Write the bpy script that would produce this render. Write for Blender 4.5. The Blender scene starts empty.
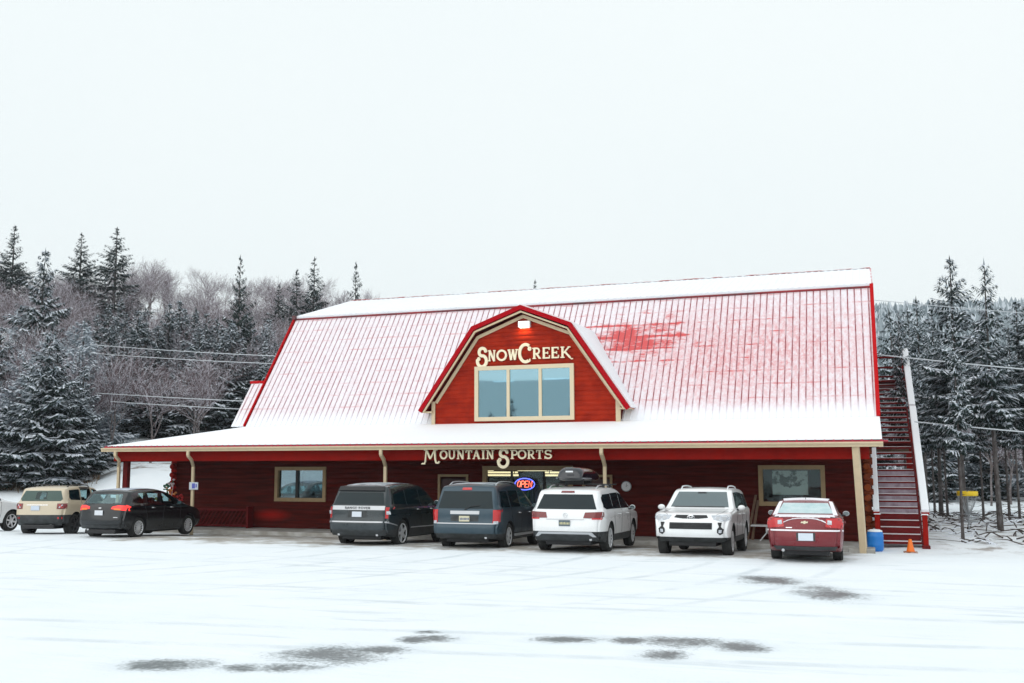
import bpy, bmesh, math, random
from mathutils import Vector, Matrix
from mathutils.bvhtree import BVHTree
from mathutils import noise as mnoise

random.seed(7)
R = math.radians
PI = math.pi
scene = bpy.context.scene
COL = scene.collection

# ------------------------------------------------------------------ camera
cam_d = bpy.data.cameras.new('camera')
cam = bpy.data.objects.new('camera', cam_d)
COL.objects.link(cam)
cam_d.sensor_width = 36.0
cam_d.lens = 35.0
cam_d.clip_end = 5000
cam.location = (0, 0, 2.4)
cam.rotation_euler = (Matrix.Rotation(0.343, 4, 'Z') @ Matrix.Rotation(PI / 2 + 0.118, 4, 'X') @ Matrix.Rotation(-0.003, 4, 'Z')).to_euler()
scene.camera = cam

# ------------------------------------------------------------------ sky, sun, exposure
SUN_EL, SUN_AZ = R(42), R(200)
w = bpy.data.worlds.new('World')
scene.world = w
w.use_nodes = True
nt = w.node_tree
bg = nt.nodes['Background']
sky = nt.nodes.new('ShaderNodeTexSky')
sky.sky_type = 'NISHITA'
sky.sun_disc = False
sky.sun_elevation = SUN_EL
sky.sun_rotation = SUN_AZ
sky.dust_density = 4
mx = nt.nodes.new('ShaderNodeMix')
mx.data_type = 'RGBA'
mx.inputs[0].default_value = 0.965
nt.links.new(sky.outputs[0], mx.inputs[6])
tc = nt.nodes.new('ShaderNodeTexCoord')
no = nt.nodes.new('ShaderNodeTexNoise')
no.inputs['Scale'].default_value = 1.6
no.inputs['Detail'].default_value = 3
nt.links.new(tc.outputs['Generated'], no.inputs['Vector'])
rp = nt.nodes.new('ShaderNodeValToRGB')
rp.color_ramp.elements[0].position = 0.3
rp.color_ramp.elements[0].color = (0.79, 0.855, 0.87, 1)
rp.color_ramp.elements[1].position = 0.7
rp.color_ramp.elements[1].color = (0.825, 0.88, 0.885, 1)
nt.links.new(no.outputs['Fac'], rp.inputs['Fac'])
ml = nt.nodes.new('ShaderNodeVectorMath')
ml.operation = 'SCALE'
ml.inputs['Scale'].default_value = 9.9
nt.links.new(rp.outputs['Color'], ml.inputs[0])
nt.links.new(ml.outputs[0], mx.inputs[7])
nt.links.new(mx.outputs[2], bg.inputs['Color'])
bg.inputs['Strength'].default_value = 0.1

sun_d = bpy.data.lights.new('sun', 'SUN')
sun_d.energy = 0.9
sun_d.angle = R(75)
sun_d.color = (1.0, 0.975, 0.94)
sun = bpy.data.objects.new('sun', sun_d)
COL.objects.link(sun)
# light comes from behind and left of the camera, high and soft
sun.rotation_euler = (Vector((math.sin(SUN_AZ) * math.cos(SUN_EL), math.cos(SUN_AZ) * math.cos(SUN_EL), math.sin(SUN_EL)))).to_track_quat('Z', 'Y').to_euler()

vs = scene.view_settings
vs.view_transform = 'Standard'
vs.look = 'None'
vs.exposure = 0.25
vs.gamma = 1
vs.use_curve_mapping = False
scene.render.engine = 'CYCLES'

# ------------------------------------------------------------------ helpers: materials
def mat(name, color, rough=0.6, metal=0.0, coat=0.0, spec=0.5, emit=None, estr=0.0, noise=None, bump=None, ior=None):
    """noise=(scale, amount, colour2) mottles the base colour, bump=(scale, strength)"""
    m = bpy.data.materials.new(name)
    m.use_nodes = True
    n, l = m.node_tree.nodes, m.node_tree.links
    b = n['Principled BSDF']
    b.inputs['Base Color'].default_value = (*color, 1)
    b.inputs['Roughness'].default_value = rough
    b.inputs['Metallic'].default_value = metal
    b.inputs['Coat Weight'].default_value = coat
    b.inputs['Coat Roughness'].default_value = 0.05
    b.inputs['Specular IOR Level'].default_value = spec
    if ior:
        b.inputs['IOR'].default_value = ior
    if emit:
        b.inputs['Emission Color'].default_value = (*emit, 1)
        b.inputs['Emission Strength'].default_value = estr
    if noise or bump:
        t = n.new('ShaderNodeTexCoord')
    if noise:
        s, amt, c2 = noise
        x = n.new('ShaderNodeTexNoise')
        x.inputs['Scale'].default_value = s
        x.inputs['Detail'].default_value = 6
        l.new(t.outputs['Object'], x.inputs['Vector'])
        r = n.new('ShaderNodeMapRange')
        r.inputs['From Min'].default_value = 0.38
        r.inputs['From Max'].default_value = 0.66
        r.inputs['To Max'].default_value = amt
        l.new(x.outputs['Fac'], r.inputs['Value'])
        q = n.new('ShaderNodeMix')
        q.data_type = 'RGBA'
        l.new(r.outputs[0], q.inputs[0])
        q.inputs[6].default_value = (*color, 1)
        q.inputs[7].default_value = (*c2, 1)
        l.new(q.outputs[2], b.inputs['Base Color'])
    if bump:
        s, st = bump
        x = n.new('ShaderNodeTexNoise')
        x.inputs['Scale'].default_value = s
        x.inputs['Detail'].default_value = 5
        l.new(t.outputs['Object'], x.inputs['Vector'])
        u = n.new('ShaderNodeBump')
        u.inputs['Strength'].default_value = st
        u.inputs['Distance'].default_value = 0.03
        l.new(x.outputs['Fac'], u.inputs['Height'])
        l.new(u.outputs[0], b.inputs['Normal'])
    return m

class G:
    """small node-graph writer"""
    def __init__(s, m):
        s.n, s.l = m.node_tree.nodes, m.node_tree.links
    def node(s, t, **kw):
        x = s.n.new(t)
        for k, v in kw.items():
            setattr(x, k, v)
        return x
    def put(s, sock, v):
        if hasattr(v, 'is_linked'):
            s.l.new(v, sock)
        else:
            sock.default_value = v
    def math(s, op, a, b=0.0, c=None, clamp=False):
        x = s.node('ShaderNodeMath', operation=op, use_clamp=clamp)
        s.put(x.inputs[0], a)
        s.put(x.inputs[1], b)
        if c is not None:
            s.put(x.inputs[2], c)
        return x.outputs[0]
    def noise(s, vec, scale, detail=5, rough=0.55):
        x = s.node('ShaderNodeTexNoise')
        s.put(x.inputs['Vector'], vec)
        x.inputs['Scale'].default_value = scale
        x.inputs['Detail'].default_value = detail
        x.inputs['Roughness'].default_value = rough
        return x.outputs['Fac']
    def rng(s, v, a, b, c=0.0, d=1.0):
        x = s.node('ShaderNodeMapRange')
        s.put(x.inputs['Value'], v)
        for k, q in (('From Min', a), ('From Max', b), ('To Min', c), ('To Max', d)):
            x.inputs[k].default_value = q
        return x.outputs[0]
    def mix(s, f, a, b):
        x = s.node('ShaderNodeMix', data_type='RGBA')
        s.put(x.inputs[0], f)
        for i, v in ((6, a), (7, b)):
            if isinstance(v, tuple):
                x.inputs[i].default_value = (*v, 1)
            else:
                s.l.new(v, x.inputs[i])
        return x.outputs[2]
    def vscale(s, vec, v):
        x = s.node('ShaderNodeMapping')
        s.l.new(vec, x.inputs['Vector'])
        x.inputs['Scale'].default_value = v
        return x.outputs[0]

# ------------------------------------------------------------------ helpers: objects
def tag(o, label=None, cat=None, group=None, kind=None):
    if label: o['label'] = label
    if cat: o['category'] = cat
    if group: o['group'] = group
    if kind: o['kind'] = kind
    return o

# the building is drawn in plan units of 1.10 m, its floor datum lying 0.24 m under the lot
UNIT, DATUM = 1.0, 0.0

def site(p):
    return (p[0] * UNIT, p[1] * UNIT, p[2] * UNIT + DATUM)

def empty(name, loc=(0, 0, 0), rz=0.0, **kw):
    loc = site(loc)
    o = bpy.data.objects.new(name, None)
    o.empty_display_size = 0.2
    o.location = loc
    o.rotation_euler = (0, 0, rz)
    COL.objects.link(o)
    return tag(o, **kw)

def smooth_by_angle(bm, ang=38):
    for f in bm.faces:
        f.smooth = True
    a = R(ang)
    for e in bm.edges:
        if len(e.link_faces) == 2:
            e.smooth = e.calc_face_angle(0) < a
        else:
            e.smooth = False

def make(name, bm, m, parent=None, smooth=None, **kw):
    if smooth is not None:
        smooth_by_angle(bm, smooth)
    if UNIT != 1.0:
        bmesh.ops.scale(bm, vec=(UNIT, UNIT, UNIT), verts=bm.verts)
        if not parent:
            bmesh.ops.translate(bm, vec=(0, 0, DATUM), verts=bm.verts)
    me = bpy.data.meshes.new(name)
    bm.to_mesh(me)
    bm.free()
    for x in (m if isinstance(m, (list, tuple)) else [m]):
        me.materials.append(x)
    o = bpy.data.objects.new(name, me)
    COL.objects.link(o)
    if parent:
        o.parent = parent
    return tag(o, **kw)

def BM():
    return bmesh.new()

def box(bm, x0, x1, y0, y1, z0, z1, mi=0, bev=0.0, M=None):
    r = bmesh.ops.create_cube(bm, size=1)
    vs_ = r['verts']
    T = Matrix.Translation(((x0 + x1) / 2, (y0 + y1) / 2, (z0 + z1) / 2)) @ Matrix.Diagonal((abs(x1 - x0), abs(y1 - y0), abs(z1 - z0), 1))
    bmesh.ops.transform(bm, matrix=T, verts=vs_)
    fs = set(f for v in vs_ for f in v.link_faces)
    if bev:
        es = list(set(e for v in vs_ for e in v.link_edges))
        rr = bmesh.ops.bevel(bm, geom=es, offset=bev, segments=2, affect='EDGES', profile=0.5)
        fs = set(rr['faces']) | set(f for f in fs if f.is_valid)
        vs_ = list(set(v for f in fs for v in f.verts))
    if M is not None:
        bmesh.ops.transform(bm, matrix=M, verts=vs_)
    for f in fs:
        if f.is_valid:
            f.material_index = mi
    return vs_

def beam_between(bm, a, b, wx, wz, mi=0, roll=0.0, bev=0.0):
    a, b = Vector(a), Vector(b)
    d = b - a
    q = d.to_track_quat('Y', 'Z')
    M = Matrix.Translation((a + b) / 2) @ q.to_matrix().to_4x4() @ Matrix.Rotation(roll, 4, 'Y')
    return box(bm, -wx / 2, wx / 2, -d.length / 2, d.length / 2, -wz / 2, wz / 2, mi, bev, M)

def tube(bm, pts, rad, n=8, mi=0, cap=True):
    """swept tube; rad number or list"""
    pts = [Vector(p) for p in pts]
    rings = []
    prev = None
    for i, p in enumerate(pts):
        t = (pts[min(i + 1, len(pts) - 1)] - pts[max(i - 1, 0)]).normalized()
        if prev is None:
            u = t.orthogonal().normalized()
        else:
            u = (prev - t * prev.dot(t))
            u = u.normalized() if u.length > 1e-6 else t.orthogonal().normalized()
        prev = u
        v = t.cross(u)
        r = rad[i] if isinstance(rad, (list, tuple)) else rad
        rings.append([bm.verts.new(p + (u * math.cos(2 * PI * k / n) + v * math.sin(2 * PI * k / n)) * r) for k in range(n)])
    for a, b in zip(rings, rings[1:]):
        for k in range(n):
            f = bm.faces.new((a[k], a[(k + 1) % n], b[(k + 1) % n], b[k]))
            f.material_index = mi
    if cap:
        for rg, fl in ((rings[0], True), (rings[-1], False)):
            f = bm.faces.new(list(reversed(rg)) if fl else rg)
            f.material_index = mi
    return rings

def lathe(bm, prof, n=24, axis='Z', M=None, mi=0, cap=True):
    """prof: list of (radius, height)"""
    rings = []
    for r, h in prof:
        ring = []
        for k in range(n):
            a = 2 * PI * k / n
            c, s = r * math.cos(a), r * math.sin(a)
            p = (c, s, h) if axis == 'Z' else (h, c, s)
            v = bm.verts.new(p)
            ring.append(v)
        rings.append(ring)
    for a, b in zip(rings, rings[1:]):
        for k in range(n):
            f = bm.faces.new((a[k], a[(k + 1) % n], b[(k + 1) % n], b[k]))
            f.material_index = mi
    for rg, fl in ((rings[0], True), (rings[-1], False)) if cap else ():
        f = bm.faces.new(list(reversed(rg)) if fl else rg)
        f.material_index = mi
    allv = [v for rg in rings for v in rg]
    if M is not None:
        bmesh.ops.transform(bm, matrix=M, verts=allv)
    return allv

def prism_x(bm, poly, x0, x1, mi=0):
    """closed polygon in (y,z) extruded along x"""
    a = [bm.verts.new((x0, y, z)) for y, z in poly]
    b = [bm.verts.new((x1, y, z)) for y, z in poly]
    n = len(poly)
    fs = [bm.faces.new(a), bm.faces.new(list(reversed(b)))]
    for i in range(n):
        fs.append(bm.faces.new((a[(i + 1) % n], a[i], b[i], b[(i + 1) % n])))
    for f in fs:
        f.material_index = mi
    return fs

def prism_y(bm, poly, y0, y1, mi=0):
    """closed polygon in (x,z) extruded along y"""
    a = [bm.verts.new((x, y0, z)) for x, z in poly]
    b = [bm.verts.new((x, y1, z)) for x, z in poly]
    n = len(poly)
    fs = [bm.faces.new(list(reversed(a))), bm.faces.new(b)]
    for i in range(n):
        fs.append(bm.faces.new((a[i], a[(i + 1) % n], b[(i + 1) % n], b[i])))
    for f in fs:
        f.material_index = mi
    bmesh.ops.recalc_face_normals(bm, faces=fs)
    return fs

def copy_tree(o, parent=None):
    c = o.copy()
    COL.objects.link(c)
    c.parent = parent
    for ch in list(o.children):
        copy_tree(ch, c)
    return c

def sstep(a, b, x):
    t = max(0.0, min(1.0, (x - a) / (b - a)))
    return t * t * (3 - 2 * t)

# ------------------------------------------------------------------ materials
M = {}
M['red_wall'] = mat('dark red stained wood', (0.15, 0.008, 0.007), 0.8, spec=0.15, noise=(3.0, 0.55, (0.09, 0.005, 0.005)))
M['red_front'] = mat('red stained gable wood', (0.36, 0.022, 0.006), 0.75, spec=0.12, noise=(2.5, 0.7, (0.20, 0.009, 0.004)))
M['red_trim'] = mat('bright red metal trim', (0.46, 0.003, 0.006), 0.55, spec=0.1)
M['red_beam'] = mat('red painted beam', (0.30, 0.010, 0.006), 0.8, spec=0.08, noise=(4.0, 0.5, (0.20, 0.008, 0.006)))
M['red_dark'] = mat('dark red painted timber', (0.15, 0.007, 0.008), 0.7, spec=0.2, noise=(6.0, 0.6, (0.08, 0.005, 0.006)))
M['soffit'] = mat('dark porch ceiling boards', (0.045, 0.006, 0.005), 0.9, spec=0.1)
M['tan'] = mat('tan painted trim', (0.62, 0.50, 0.33), 0.55, noise=(6, 0.35, (0.5, 0.4, 0.27)))
M['tan_dark'] = mat('weathered tan frame', (0.36, 0.25, 0.13), 0.6, noise=(6, 0.5, (0.27, 0.18, 0.09)))
M['cream'] = mat('cream lettering paint', (0.88, 0.78, 0.56), 0.6)
M['snow'] = mat('settled snow', (0.88, 0.90, 0.93), 0.75, bump=(5, 0.3), noise=(1.2, 0.5, (0.82, 0.86, 0.9)))
M['concrete'] = mat('stained concrete', (0.32, 0.30, 0.27), 0.9, noise=(2.2, 0.8, (0.55, 0.55, 0.54)), bump=(20, 0.3))
M['glass_dark'] = mat('dark window glass', (0.006, 0.010, 0.012), 0.04, spec=0.9, ior=1.6)
M['black'] = mat('black plastic', (0.012, 0.012, 0.014), 0.55)
M['rubber'] = mat('tyre rubber', (0.012, 0.012, 0.012), 0.85, noise=(9, 0.5, (0.04, 0.04, 0.04)))
M['chrome'] = mat('bright metal', (0.75, 0.76, 0.78), 0.22, metal=1.0)
M['alloy'] = mat('alloy wheel metal', (0.72, 0.73, 0.75), 0.35, metal=0.5)
M['alloy_dark'] = mat('dark wheel metal', (0.05, 0.05, 0.055), 0.4, metal=0.6)
M['plate'] = mat('white licence plate', (0.62, 0.66, 0.72), 0.5)
M['plate_mark'] = mat('plate characters', (0.05, 0.08, 0.2), 0.5)
M['white'] = mat('white plastic', (0.75, 0.76, 0.78), 0.5)
M['grey_metal'] = mat('galvanised metal', (0.32, 0.34, 0.36), 0.5, metal=0.5)
M['wood_raw'] = mat('raw wooden board', (0.22, 0.14, 0.09), 0.8, noise=(8, 0.6, (0.12, 0.07, 0.05)))

def glass_mat(name, tint, refl, inside):
    """window pane: mirror-like part reflecting the sky, the rest shows what lies behind through a dark tint"""
    m = bpy.data.materials.new(name)
    m.use_nodes = True
    n, l = m.node_tree.nodes, m.node_tree.links
    n.clear()
    out = n.new('ShaderNodeOutputMaterial')
    g = n.new('ShaderNodeBsdfGlossy')
    g.inputs['Color'].default_value = (*tint, 1)
    g.inputs['Roughness'].default_value = 0.02
    t = n.new('ShaderNodeBsdfTransparent')
    t.inputs['Color'].default_value = (*inside, 1)
    fr = n.new('ShaderNodeLayerWeight')
    fr.inputs['Blend'].default_value = 0.5
    pw = n.new('ShaderNodeMath')
    pw.operation = 'POWER'
    l.new(fr.outputs['Facing'], pw.inputs[0])
    pw.inputs[1].default_value = 4.0
    mr = n.new('ShaderNodeMapRange')
    l.new(pw.outputs[0], mr.inputs['Value'])
    mr.inputs['To Min'].default_value = refl
    mr.inputs['To Max'].default_value = 1.0
    mxn = n.new('ShaderNodeMixShader')
    l.new(mr.outputs[0], mxn.inputs[0])
    l.new(t.outputs[0], mxn.inputs[1])
    l.new(g.outputs[0], mxn.inputs[2])
    l.new(mxn.outputs[0], out.inputs['Surface'])
    return m

M['pane_up'] = glass_mat('reflective upstairs window pane', (0.36, 0.56, 0.64), 0.55, (0.45, 0.6, 0.66))
M['pane'] = glass_mat('shop window pane', (0.75, 0.88, 0.9), 0.035, (0.80, 0.84, 0.82))
M['pane_left'] = glass_mat('side window pane', (0.65, 0.8, 0.85), 0.26, (0.6, 0.7, 0.75))
M['car_clear'] = glass_mat('clear car glass', (0.55, 0.75, 0.78), 0.16, (0.62, 0.78, 0.8))
M['car_sky'] = mat('car glass facing the sky', (0.012, 0.05, 0.06), 0.05, spec=0.8, ior=2.0)
M['car_tint'] = mat('tinted car glass', (0.003, 0.013, 0.017), 0.05, spec=0.5, ior=1.36)
# ------------------------------------------------------------------ terrain
def ground_z(x, y):
    s = -0.669 * x + 0.743 * y
    fac = sstep(8, -90, x)
    z = -0.24 * sstep(26, 30.5, y)
    if s > 46 and y > 20:
        z += 1.3 * sstep(46, 59, s) * sstep(-20, -32, x)
        z += 1.1 * sstep(50, 63, s) * sstep(-43.5, -40.6, math.degrees(math.atan2(x, y))) * sstep(-25, -35, x)
        z += max(0.0, min(s, 150) - 62) * 0.25 * fac * sstep(0, -30, x)
        z += max(0.0, s - 150) * 0.02
    if y > 100:
        z += 44 * sstep(120, 360, y) * sstep(-70, 0, x)
    d = math.hypot(x, y - 27)
    if z > 0.2 or (x > 1.7 and y > 32):
        z += 0.18 * mnoise.noise(Vector((x * 0.35, y * 0.35, 0))) + 0.3 * min(1, z) * mnoise.noise(Vector((x * 0.08, y * 0.08, 3)))
    return z

def axis_pts(lo, hi, core0, core1, step):
    pts = []
    v = core0
    while v <= core1:
        pts.append(v)
        v += step
    v, st = core1, step
    while v < hi:
        st *= 1.16
        v += st
        pts.append(min(v, hi))
    v, st = core0, step
    while v > lo:
        st *= 1.16
        v -= st
        pts.insert(0, max(v, lo))
    return pts

bm = BM()
xs = axis_pts(-700, 700, -70, 30, 1.6)
ys = axis_pts(-300, 800, -2, 90, 1.6)
grid = [[bm.verts.new((x, y, ground_z(x, y))) for x in xs] for y in ys]
for j in range(len(ys) - 1):
    for i in range(len(xs) - 1):
        bm.faces.new((grid[j][i], grid[j][i + 1], grid[j + 1][i + 1], grid[j + 1][i]))
for f in bm.faces:
    f.smooth = True

gm = bpy.data.materials.new('trampled snow over asphalt')
gm.use_nodes = True
g = G(gm)
b = g.n['Principled BSDF']
tcn = g.node('ShaderNodeTexCoord')
P3 = tcn.outputs['Object']
sep = g.node('ShaderNodeSeparateXYZ')
g.l.new(P3, sep.inputs[0])
X, Y = sep.outputs[0], sep.outputs[1]
warp = g.noise(P3, 1.3, 5, 0.65)
fine = g.noise(P3, 14.0, 4, 0.7)
grit = g.noise(P3, 60.0, 2, 0.8)
# bare wet patches worn through the snow: (x, y, half length, half width, turn)
PATCHES = [(-7.96, 10.05, 0.45, 0.31, 0.33), (-7.01, 10.19, 0.21, 0.21, 0.34), (-6.41, 11.21, 0.52, 0.52, 0.33), (-6.49, 10.42, 0.35, 0.24, 0.34), (-1.99, 20.81, 0.46, 0.68, 0.31), (-0.82, 19.08, 0.44, 0.98, 0.32), (-2.47, 13.48, 0.40, 0.37, 0.33), (-1.68, 13.38, 0.28, 0.35, 0.32), (-3.95, 13.13, 0.37, 0.22, 0.33), (-5.66, 12.71, 0.27, 0.23, 0.32), (-5.92, 13.13, 0.17, 0.16, 0.33), (-5.85, 12.49, 0.19, 0.23, 0.33), (-2.55, 12.52, 0.25, 0.32, 0.31), (-3.11, 13.34, 0.21, 0.22, 0.34), (-5.97, 11.70, 0.39, 0.27, 0.33)]
tot = None
for (px, py, a, c, t) in PATCHES:
    dx = g.math('SUBTRACT', X, px)
    dy = g.math('SUBTRACT', Y, py)
    ct, st = math.cos(t), math.sin(t)
    u = g.math('DIVIDE', g.math('ADD', g.math('MULTIPLY', dx, ct), g.math('MULTIPLY', dy, st)), a * 1.9)
    v = g.math('DIVIDE', g.math('SUBTRACT', g.math('MULTIPLY', dy, ct), g.math('MULTIPLY', dx, st)), c * 1.7)
    d2 = g.math('ADD', g.math('MULTIPLY', u, u), g.math('MULTIPLY', v, v))
    k = g.rng(g.math('SQRT', d2), 0.25, 1.15, 1.0, 0.0)
    tot = k if tot is None else g.math('MAXIMUM', tot, k)
pm = g.math('ADD', tot, g.math('MULTIPLY', g.math('SUBTRACT', warp, 0.5), 1.6))
pm = g.math('ADD', pm, g.math('MULTIPLY', g.math('SUBTRACT', fine, 0.5), 1.5))
pm = g.math('MULTIPLY', g.rng(pm, 0.45, 1.0), g.rng(tot, 0.0, 0.12))
# slushy strip where the cars park, its dark also painted as their undershadow
strip = g.math('MULTIPLY', g.rng(Y, 23.2, 25.8), g.rng(Y, 31.2, 30.9))
strip = g.math('MULTIPLY', strip, g.math('MULTIPLY', g.rng(X, -26, -22), g.rng(X, 0.6, -0.8)))
sm = g.math('ADD', strip, g.math('MULTIPLY', g.math('SUBTRACT', g.noise(P3, 0.9, 6, 0.7), 0.5), 2.2))
sm = g.math('MULTIPLY', g.rng(sm, 0.62, 1.1), g.rng(strip, 0.0, 0.2))
# thin drag marks and tyre tracks
trk = g.noise(g.vscale(P3, (0.35, 2.6, 1)), 1.0, 6, 0.62)
tm = g.math('MULTIPLY', g.rng(trk, 0.56, 0.70), g.rng(g.noise(P3, 0.16, 3), 0.42, 0.60))
lot = g.math('MULTIPLY', g.rng(Y, 30, 27), g.rng(X, -60, -40))
tm = g.math('MULTIPLY', tm, lot)
# tyre tracks: (kind, offset, bend): from each parked car back across the lot, and two passes along it
def track(u, amt, n_s):
    a = g.math('SUBTRACT', g.math('ABSOLUTE', u), 0.74)
    k = g.rng(g.math('ABSOLUTE', a), 0.05, 0.17, 1.0, 0.0)
    return g.math('MULTIPLY', g.math('MULTIPLY', k, amt), n_s)
brk = g.rng(g.noise(P3, 0.55, 5, 0.7), 0.40, 0.62)
trks = None
back = g.math('SUBTRACT', 25.0, Y)
b2 = g.math('MULTIPLY', back, back)
for x0, bend in ((-1.5, -.035), (-4.3, -.05), (-7.5, -.045), (-10.5, -.055), (-13.8, -.05), (-22.9, .03)):
    u = g.math('SUBTRACT', X, g.math('ADD', x0, g.math('MULTIPLY', b2, bend)))
    k = track(u, g.math('MULTIPLY', g.rng(back, 0.0, 1.0), g.rng(back, 11.0, 6.0)), brk)
    trks = k if trks is None else g.math('MAXIMUM', trks, k)
for y0, sl in ((17.2, .10), (13.4, .16), (20.6, -.04)):
    u = g.math('SUBTRACT', Y, g.math('ADD', y0, g.math('MULTIPLY', X, sl)))
    trks = g.math('MAXIMUM', trks, track(u, 0.8, brk))
snowc = g.mix(g.noise(P3, 0.5, 6, 0.6), (0.90, 0.925, 0.95), (0.76, 0.825, 0.875))
c1 = g.mix(g.math('MULTIPLY', tm, 0.6), snowc, (0.46, 0.53, 0.58))
c1 = g.mix(g.math('MULTIPLY', trks, 0.42), c1, (0.42, 0.49, 0.54))
c2 = g.mix(g.math('MULTIPLY', g.rng(tot, 0.0, 0.5), 0.18), c1, (0.50, 0.58, 0.64))
wet = g.mix(grit, (0.012, 0.017, 0.017), (0.17, 0.20, 0.21))
c3 = g.mix(g.math('MULTIPLY', pm, 0.93), c2, wet)
slush_shade = g.mix(fine, (0.16, 0.13, 0.10), (0.42, 0.38, 0.33))
c4 = g.mix(g.math('MULTIPLY', sm, 0.9), c3, slush_shade)
# leaf litter and dead grass showing in the woods
lit = g.math('MULTIPLY', g.rng(g.noise(P3, 1.1, 7, 0.75), 0.52, 0.62), g.math('MULTIPLY', g.math('MULTIPLY', g.rng(Y, 29.5, 33), g.rng(Y, 56, 50)), g.rng(X, 1.2, 2.4)))
s_ax = g.math('ADD', g.math('MULTIPLY', X, -0.669), g.math('MULTIPLY', Y, 0.743))
lit2 = g.math('MULTIPLY', g.rng(g.noise(P3, 0.6, 7, 0.75), 0.48, 0.60), g.math('MULTIPLY', g.math('MULTIPLY', g.rng(s_ax, 57, 60), g.rng(s_ax, 400, 390)), g.rng(X, -28, -33)))
c5 = g.mix(g.math('MULTIPLY', g.math('MAXIMUM', lit, lit2), 0.85), c4, g.mix(fine, (0.10, 0.065, 0.045), (0.26, 0.18, 0.12)))
g.l.new(c5, b.inputs['Base Color'])
g.l.new(g.rng(pm, 0, 1, 0.8, 0.35), b.inputs['Roughness'])
bp = g.node('ShaderNodeBump')
bp.inputs['Strength'].default_value = 0.5
bp.inputs['Distance'].default_value = 0.06
g.l.new(g.math('ADD', g.math('MULTIPLY', trk, 1.2), g.math('SUBTRACT', g.math('MULTIPLY', fine, 0.35), g.math('MULTIPLY', trks, 0.8))), bp.inputs['Height'])
g.l.new(bp.outputs[0], b.inputs['Normal'])
make('ground', bm, gm, kind='structure')

# ------------------------------------------------------------------ the lodge
UNIT, DATUM = 1.10, -0.24
YE, ZE = 26.86, 2.88      # porch eave
YB, ZB = 30.15, 3.59      # foot of the steep roof
YK, ZK = 33.38, 7.92      # knee
YR, ZR = 37.67, 9.22      # ridge
XR, XM, XE = 0.28, -20.80, -24.02
YW = 29.6                 # front wall face
WXL, WXR = -23.30, -0.13
YBACK = 2 * YR - YW
LODGE = empty('barn_shop', (-11.7, YW, 0), label='long red gambrel-roofed barn shop with snowy ribbed metal roof', cat='building')
Li = LODGE.matrix_world.inverted() if False else Matrix.Translation((11.7, -YW, 0))

def lodge(name, bm, m, parent=None, smooth=None, **kw):
    bmesh.ops.transform(bm, matrix=Li, verts=bm.verts)
    return make(name, bm, m, parent or LODGE, smooth, **kw)

def log_profile(z0, z1, course, depth, yface, back):
    """closed (y,z) outline of stacked half-log courses; front face toward -y"""
    pts = []
    n = max(1, round((z1 - z0) / course))
    h = (z1 - z0) / n
    for i in range(n):
        for k in range(5):
            t = k / 5
            pts.append((yface - depth * math.sin(PI * t) ** 0.6, z0 + (i + t) * h))
    pts.append((yface, z1))
    pts.append((back, z1))
    pts.append((back, z0))
    return pts

def clip_wall(yf, zb, zt, x0, x1, holes, course, depth, back):
    """wall split into rectangles round its openings, all courses aligned"""
    bm = BM()
    xs_ = sorted(set([x0, x1] + [h[0] for h in holes] + [h[1] for h in holes]))
    for a, c in zip(xs_, xs_[1:]):
        mid = (a + c) / 2
        segs = [(zb, zt)]
        for h in holes:
            if h[0] < mid < h[1]:
                ns = []
                for s0, s1 in segs:
                    if h[2] > s0: ns.append((s0, min(h[2], s1)))
                    if h[3] < s1: ns.append((max(h[3], s0), s1))
                segs = [s for s in ns if s[1] - s[0] > 0.01]
        for s0, s1 in segs:
            # keep course rhythm: build outline by sampling the global profile
            pts = []
            z = s0
            k0 = int(math.floor((s0 - zb) / course * 5 + 1e-6))
            k1 = int(math.ceil((s1 - zb) / course * 5 - 1e-6))
            for k in range(k0, k1 + 1):
                zz = min(max(zb + k * course / 5, s0), s1)
                t = ((zz - zb) / course) % 1.0
                pts.append((yf - depth * max(0.0, math.sin(PI * t)) ** 0.6, zz))
            pts.append((back, s1))
            pts.append((back, s0))
            q = [pts[0]]
            for p in pts[1:]:
                if abs(p[0] - q[-1][0]) + abs(p[1] - q[-1][1]) > 1e-5:
                    q.append(p)
            prism_x(bm, q, a, c)
    bmesh.ops.recalc_face_normals(bm, faces=bm.faces)
    return bm

STORE = (-11.50, -8.66, 0.2, 2.14)
WINL = (-19.13, -17.22, 1.05, 2.14)
WINR = (-3.02, -1.26, 1.10, 2.18)
DOORL = (-13.1, -12.05, 0.13, 1.86)
DOORR = (-8.30, -7.36, 0.13, 1.86)
wall_m = bpy.data.materials.new('red stained log siding')
wall_m.use_nodes = True
g = G(wall_m)
b = g.n['Principled BSDF']
t = g.vscale(g.node('ShaderNodeTexCoord').outputs['Object'], (1 / 1.10,) * 3)
streak = g.noise(g.vscale(t, (0.5, 1, 7)), 1.6, 6, 0.6)
cw = g.mix(g.rng(streak, 0.35, 0.7), (0.048, 0.0045, 0.003), (0.115, 0.009, 0.006))
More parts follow.
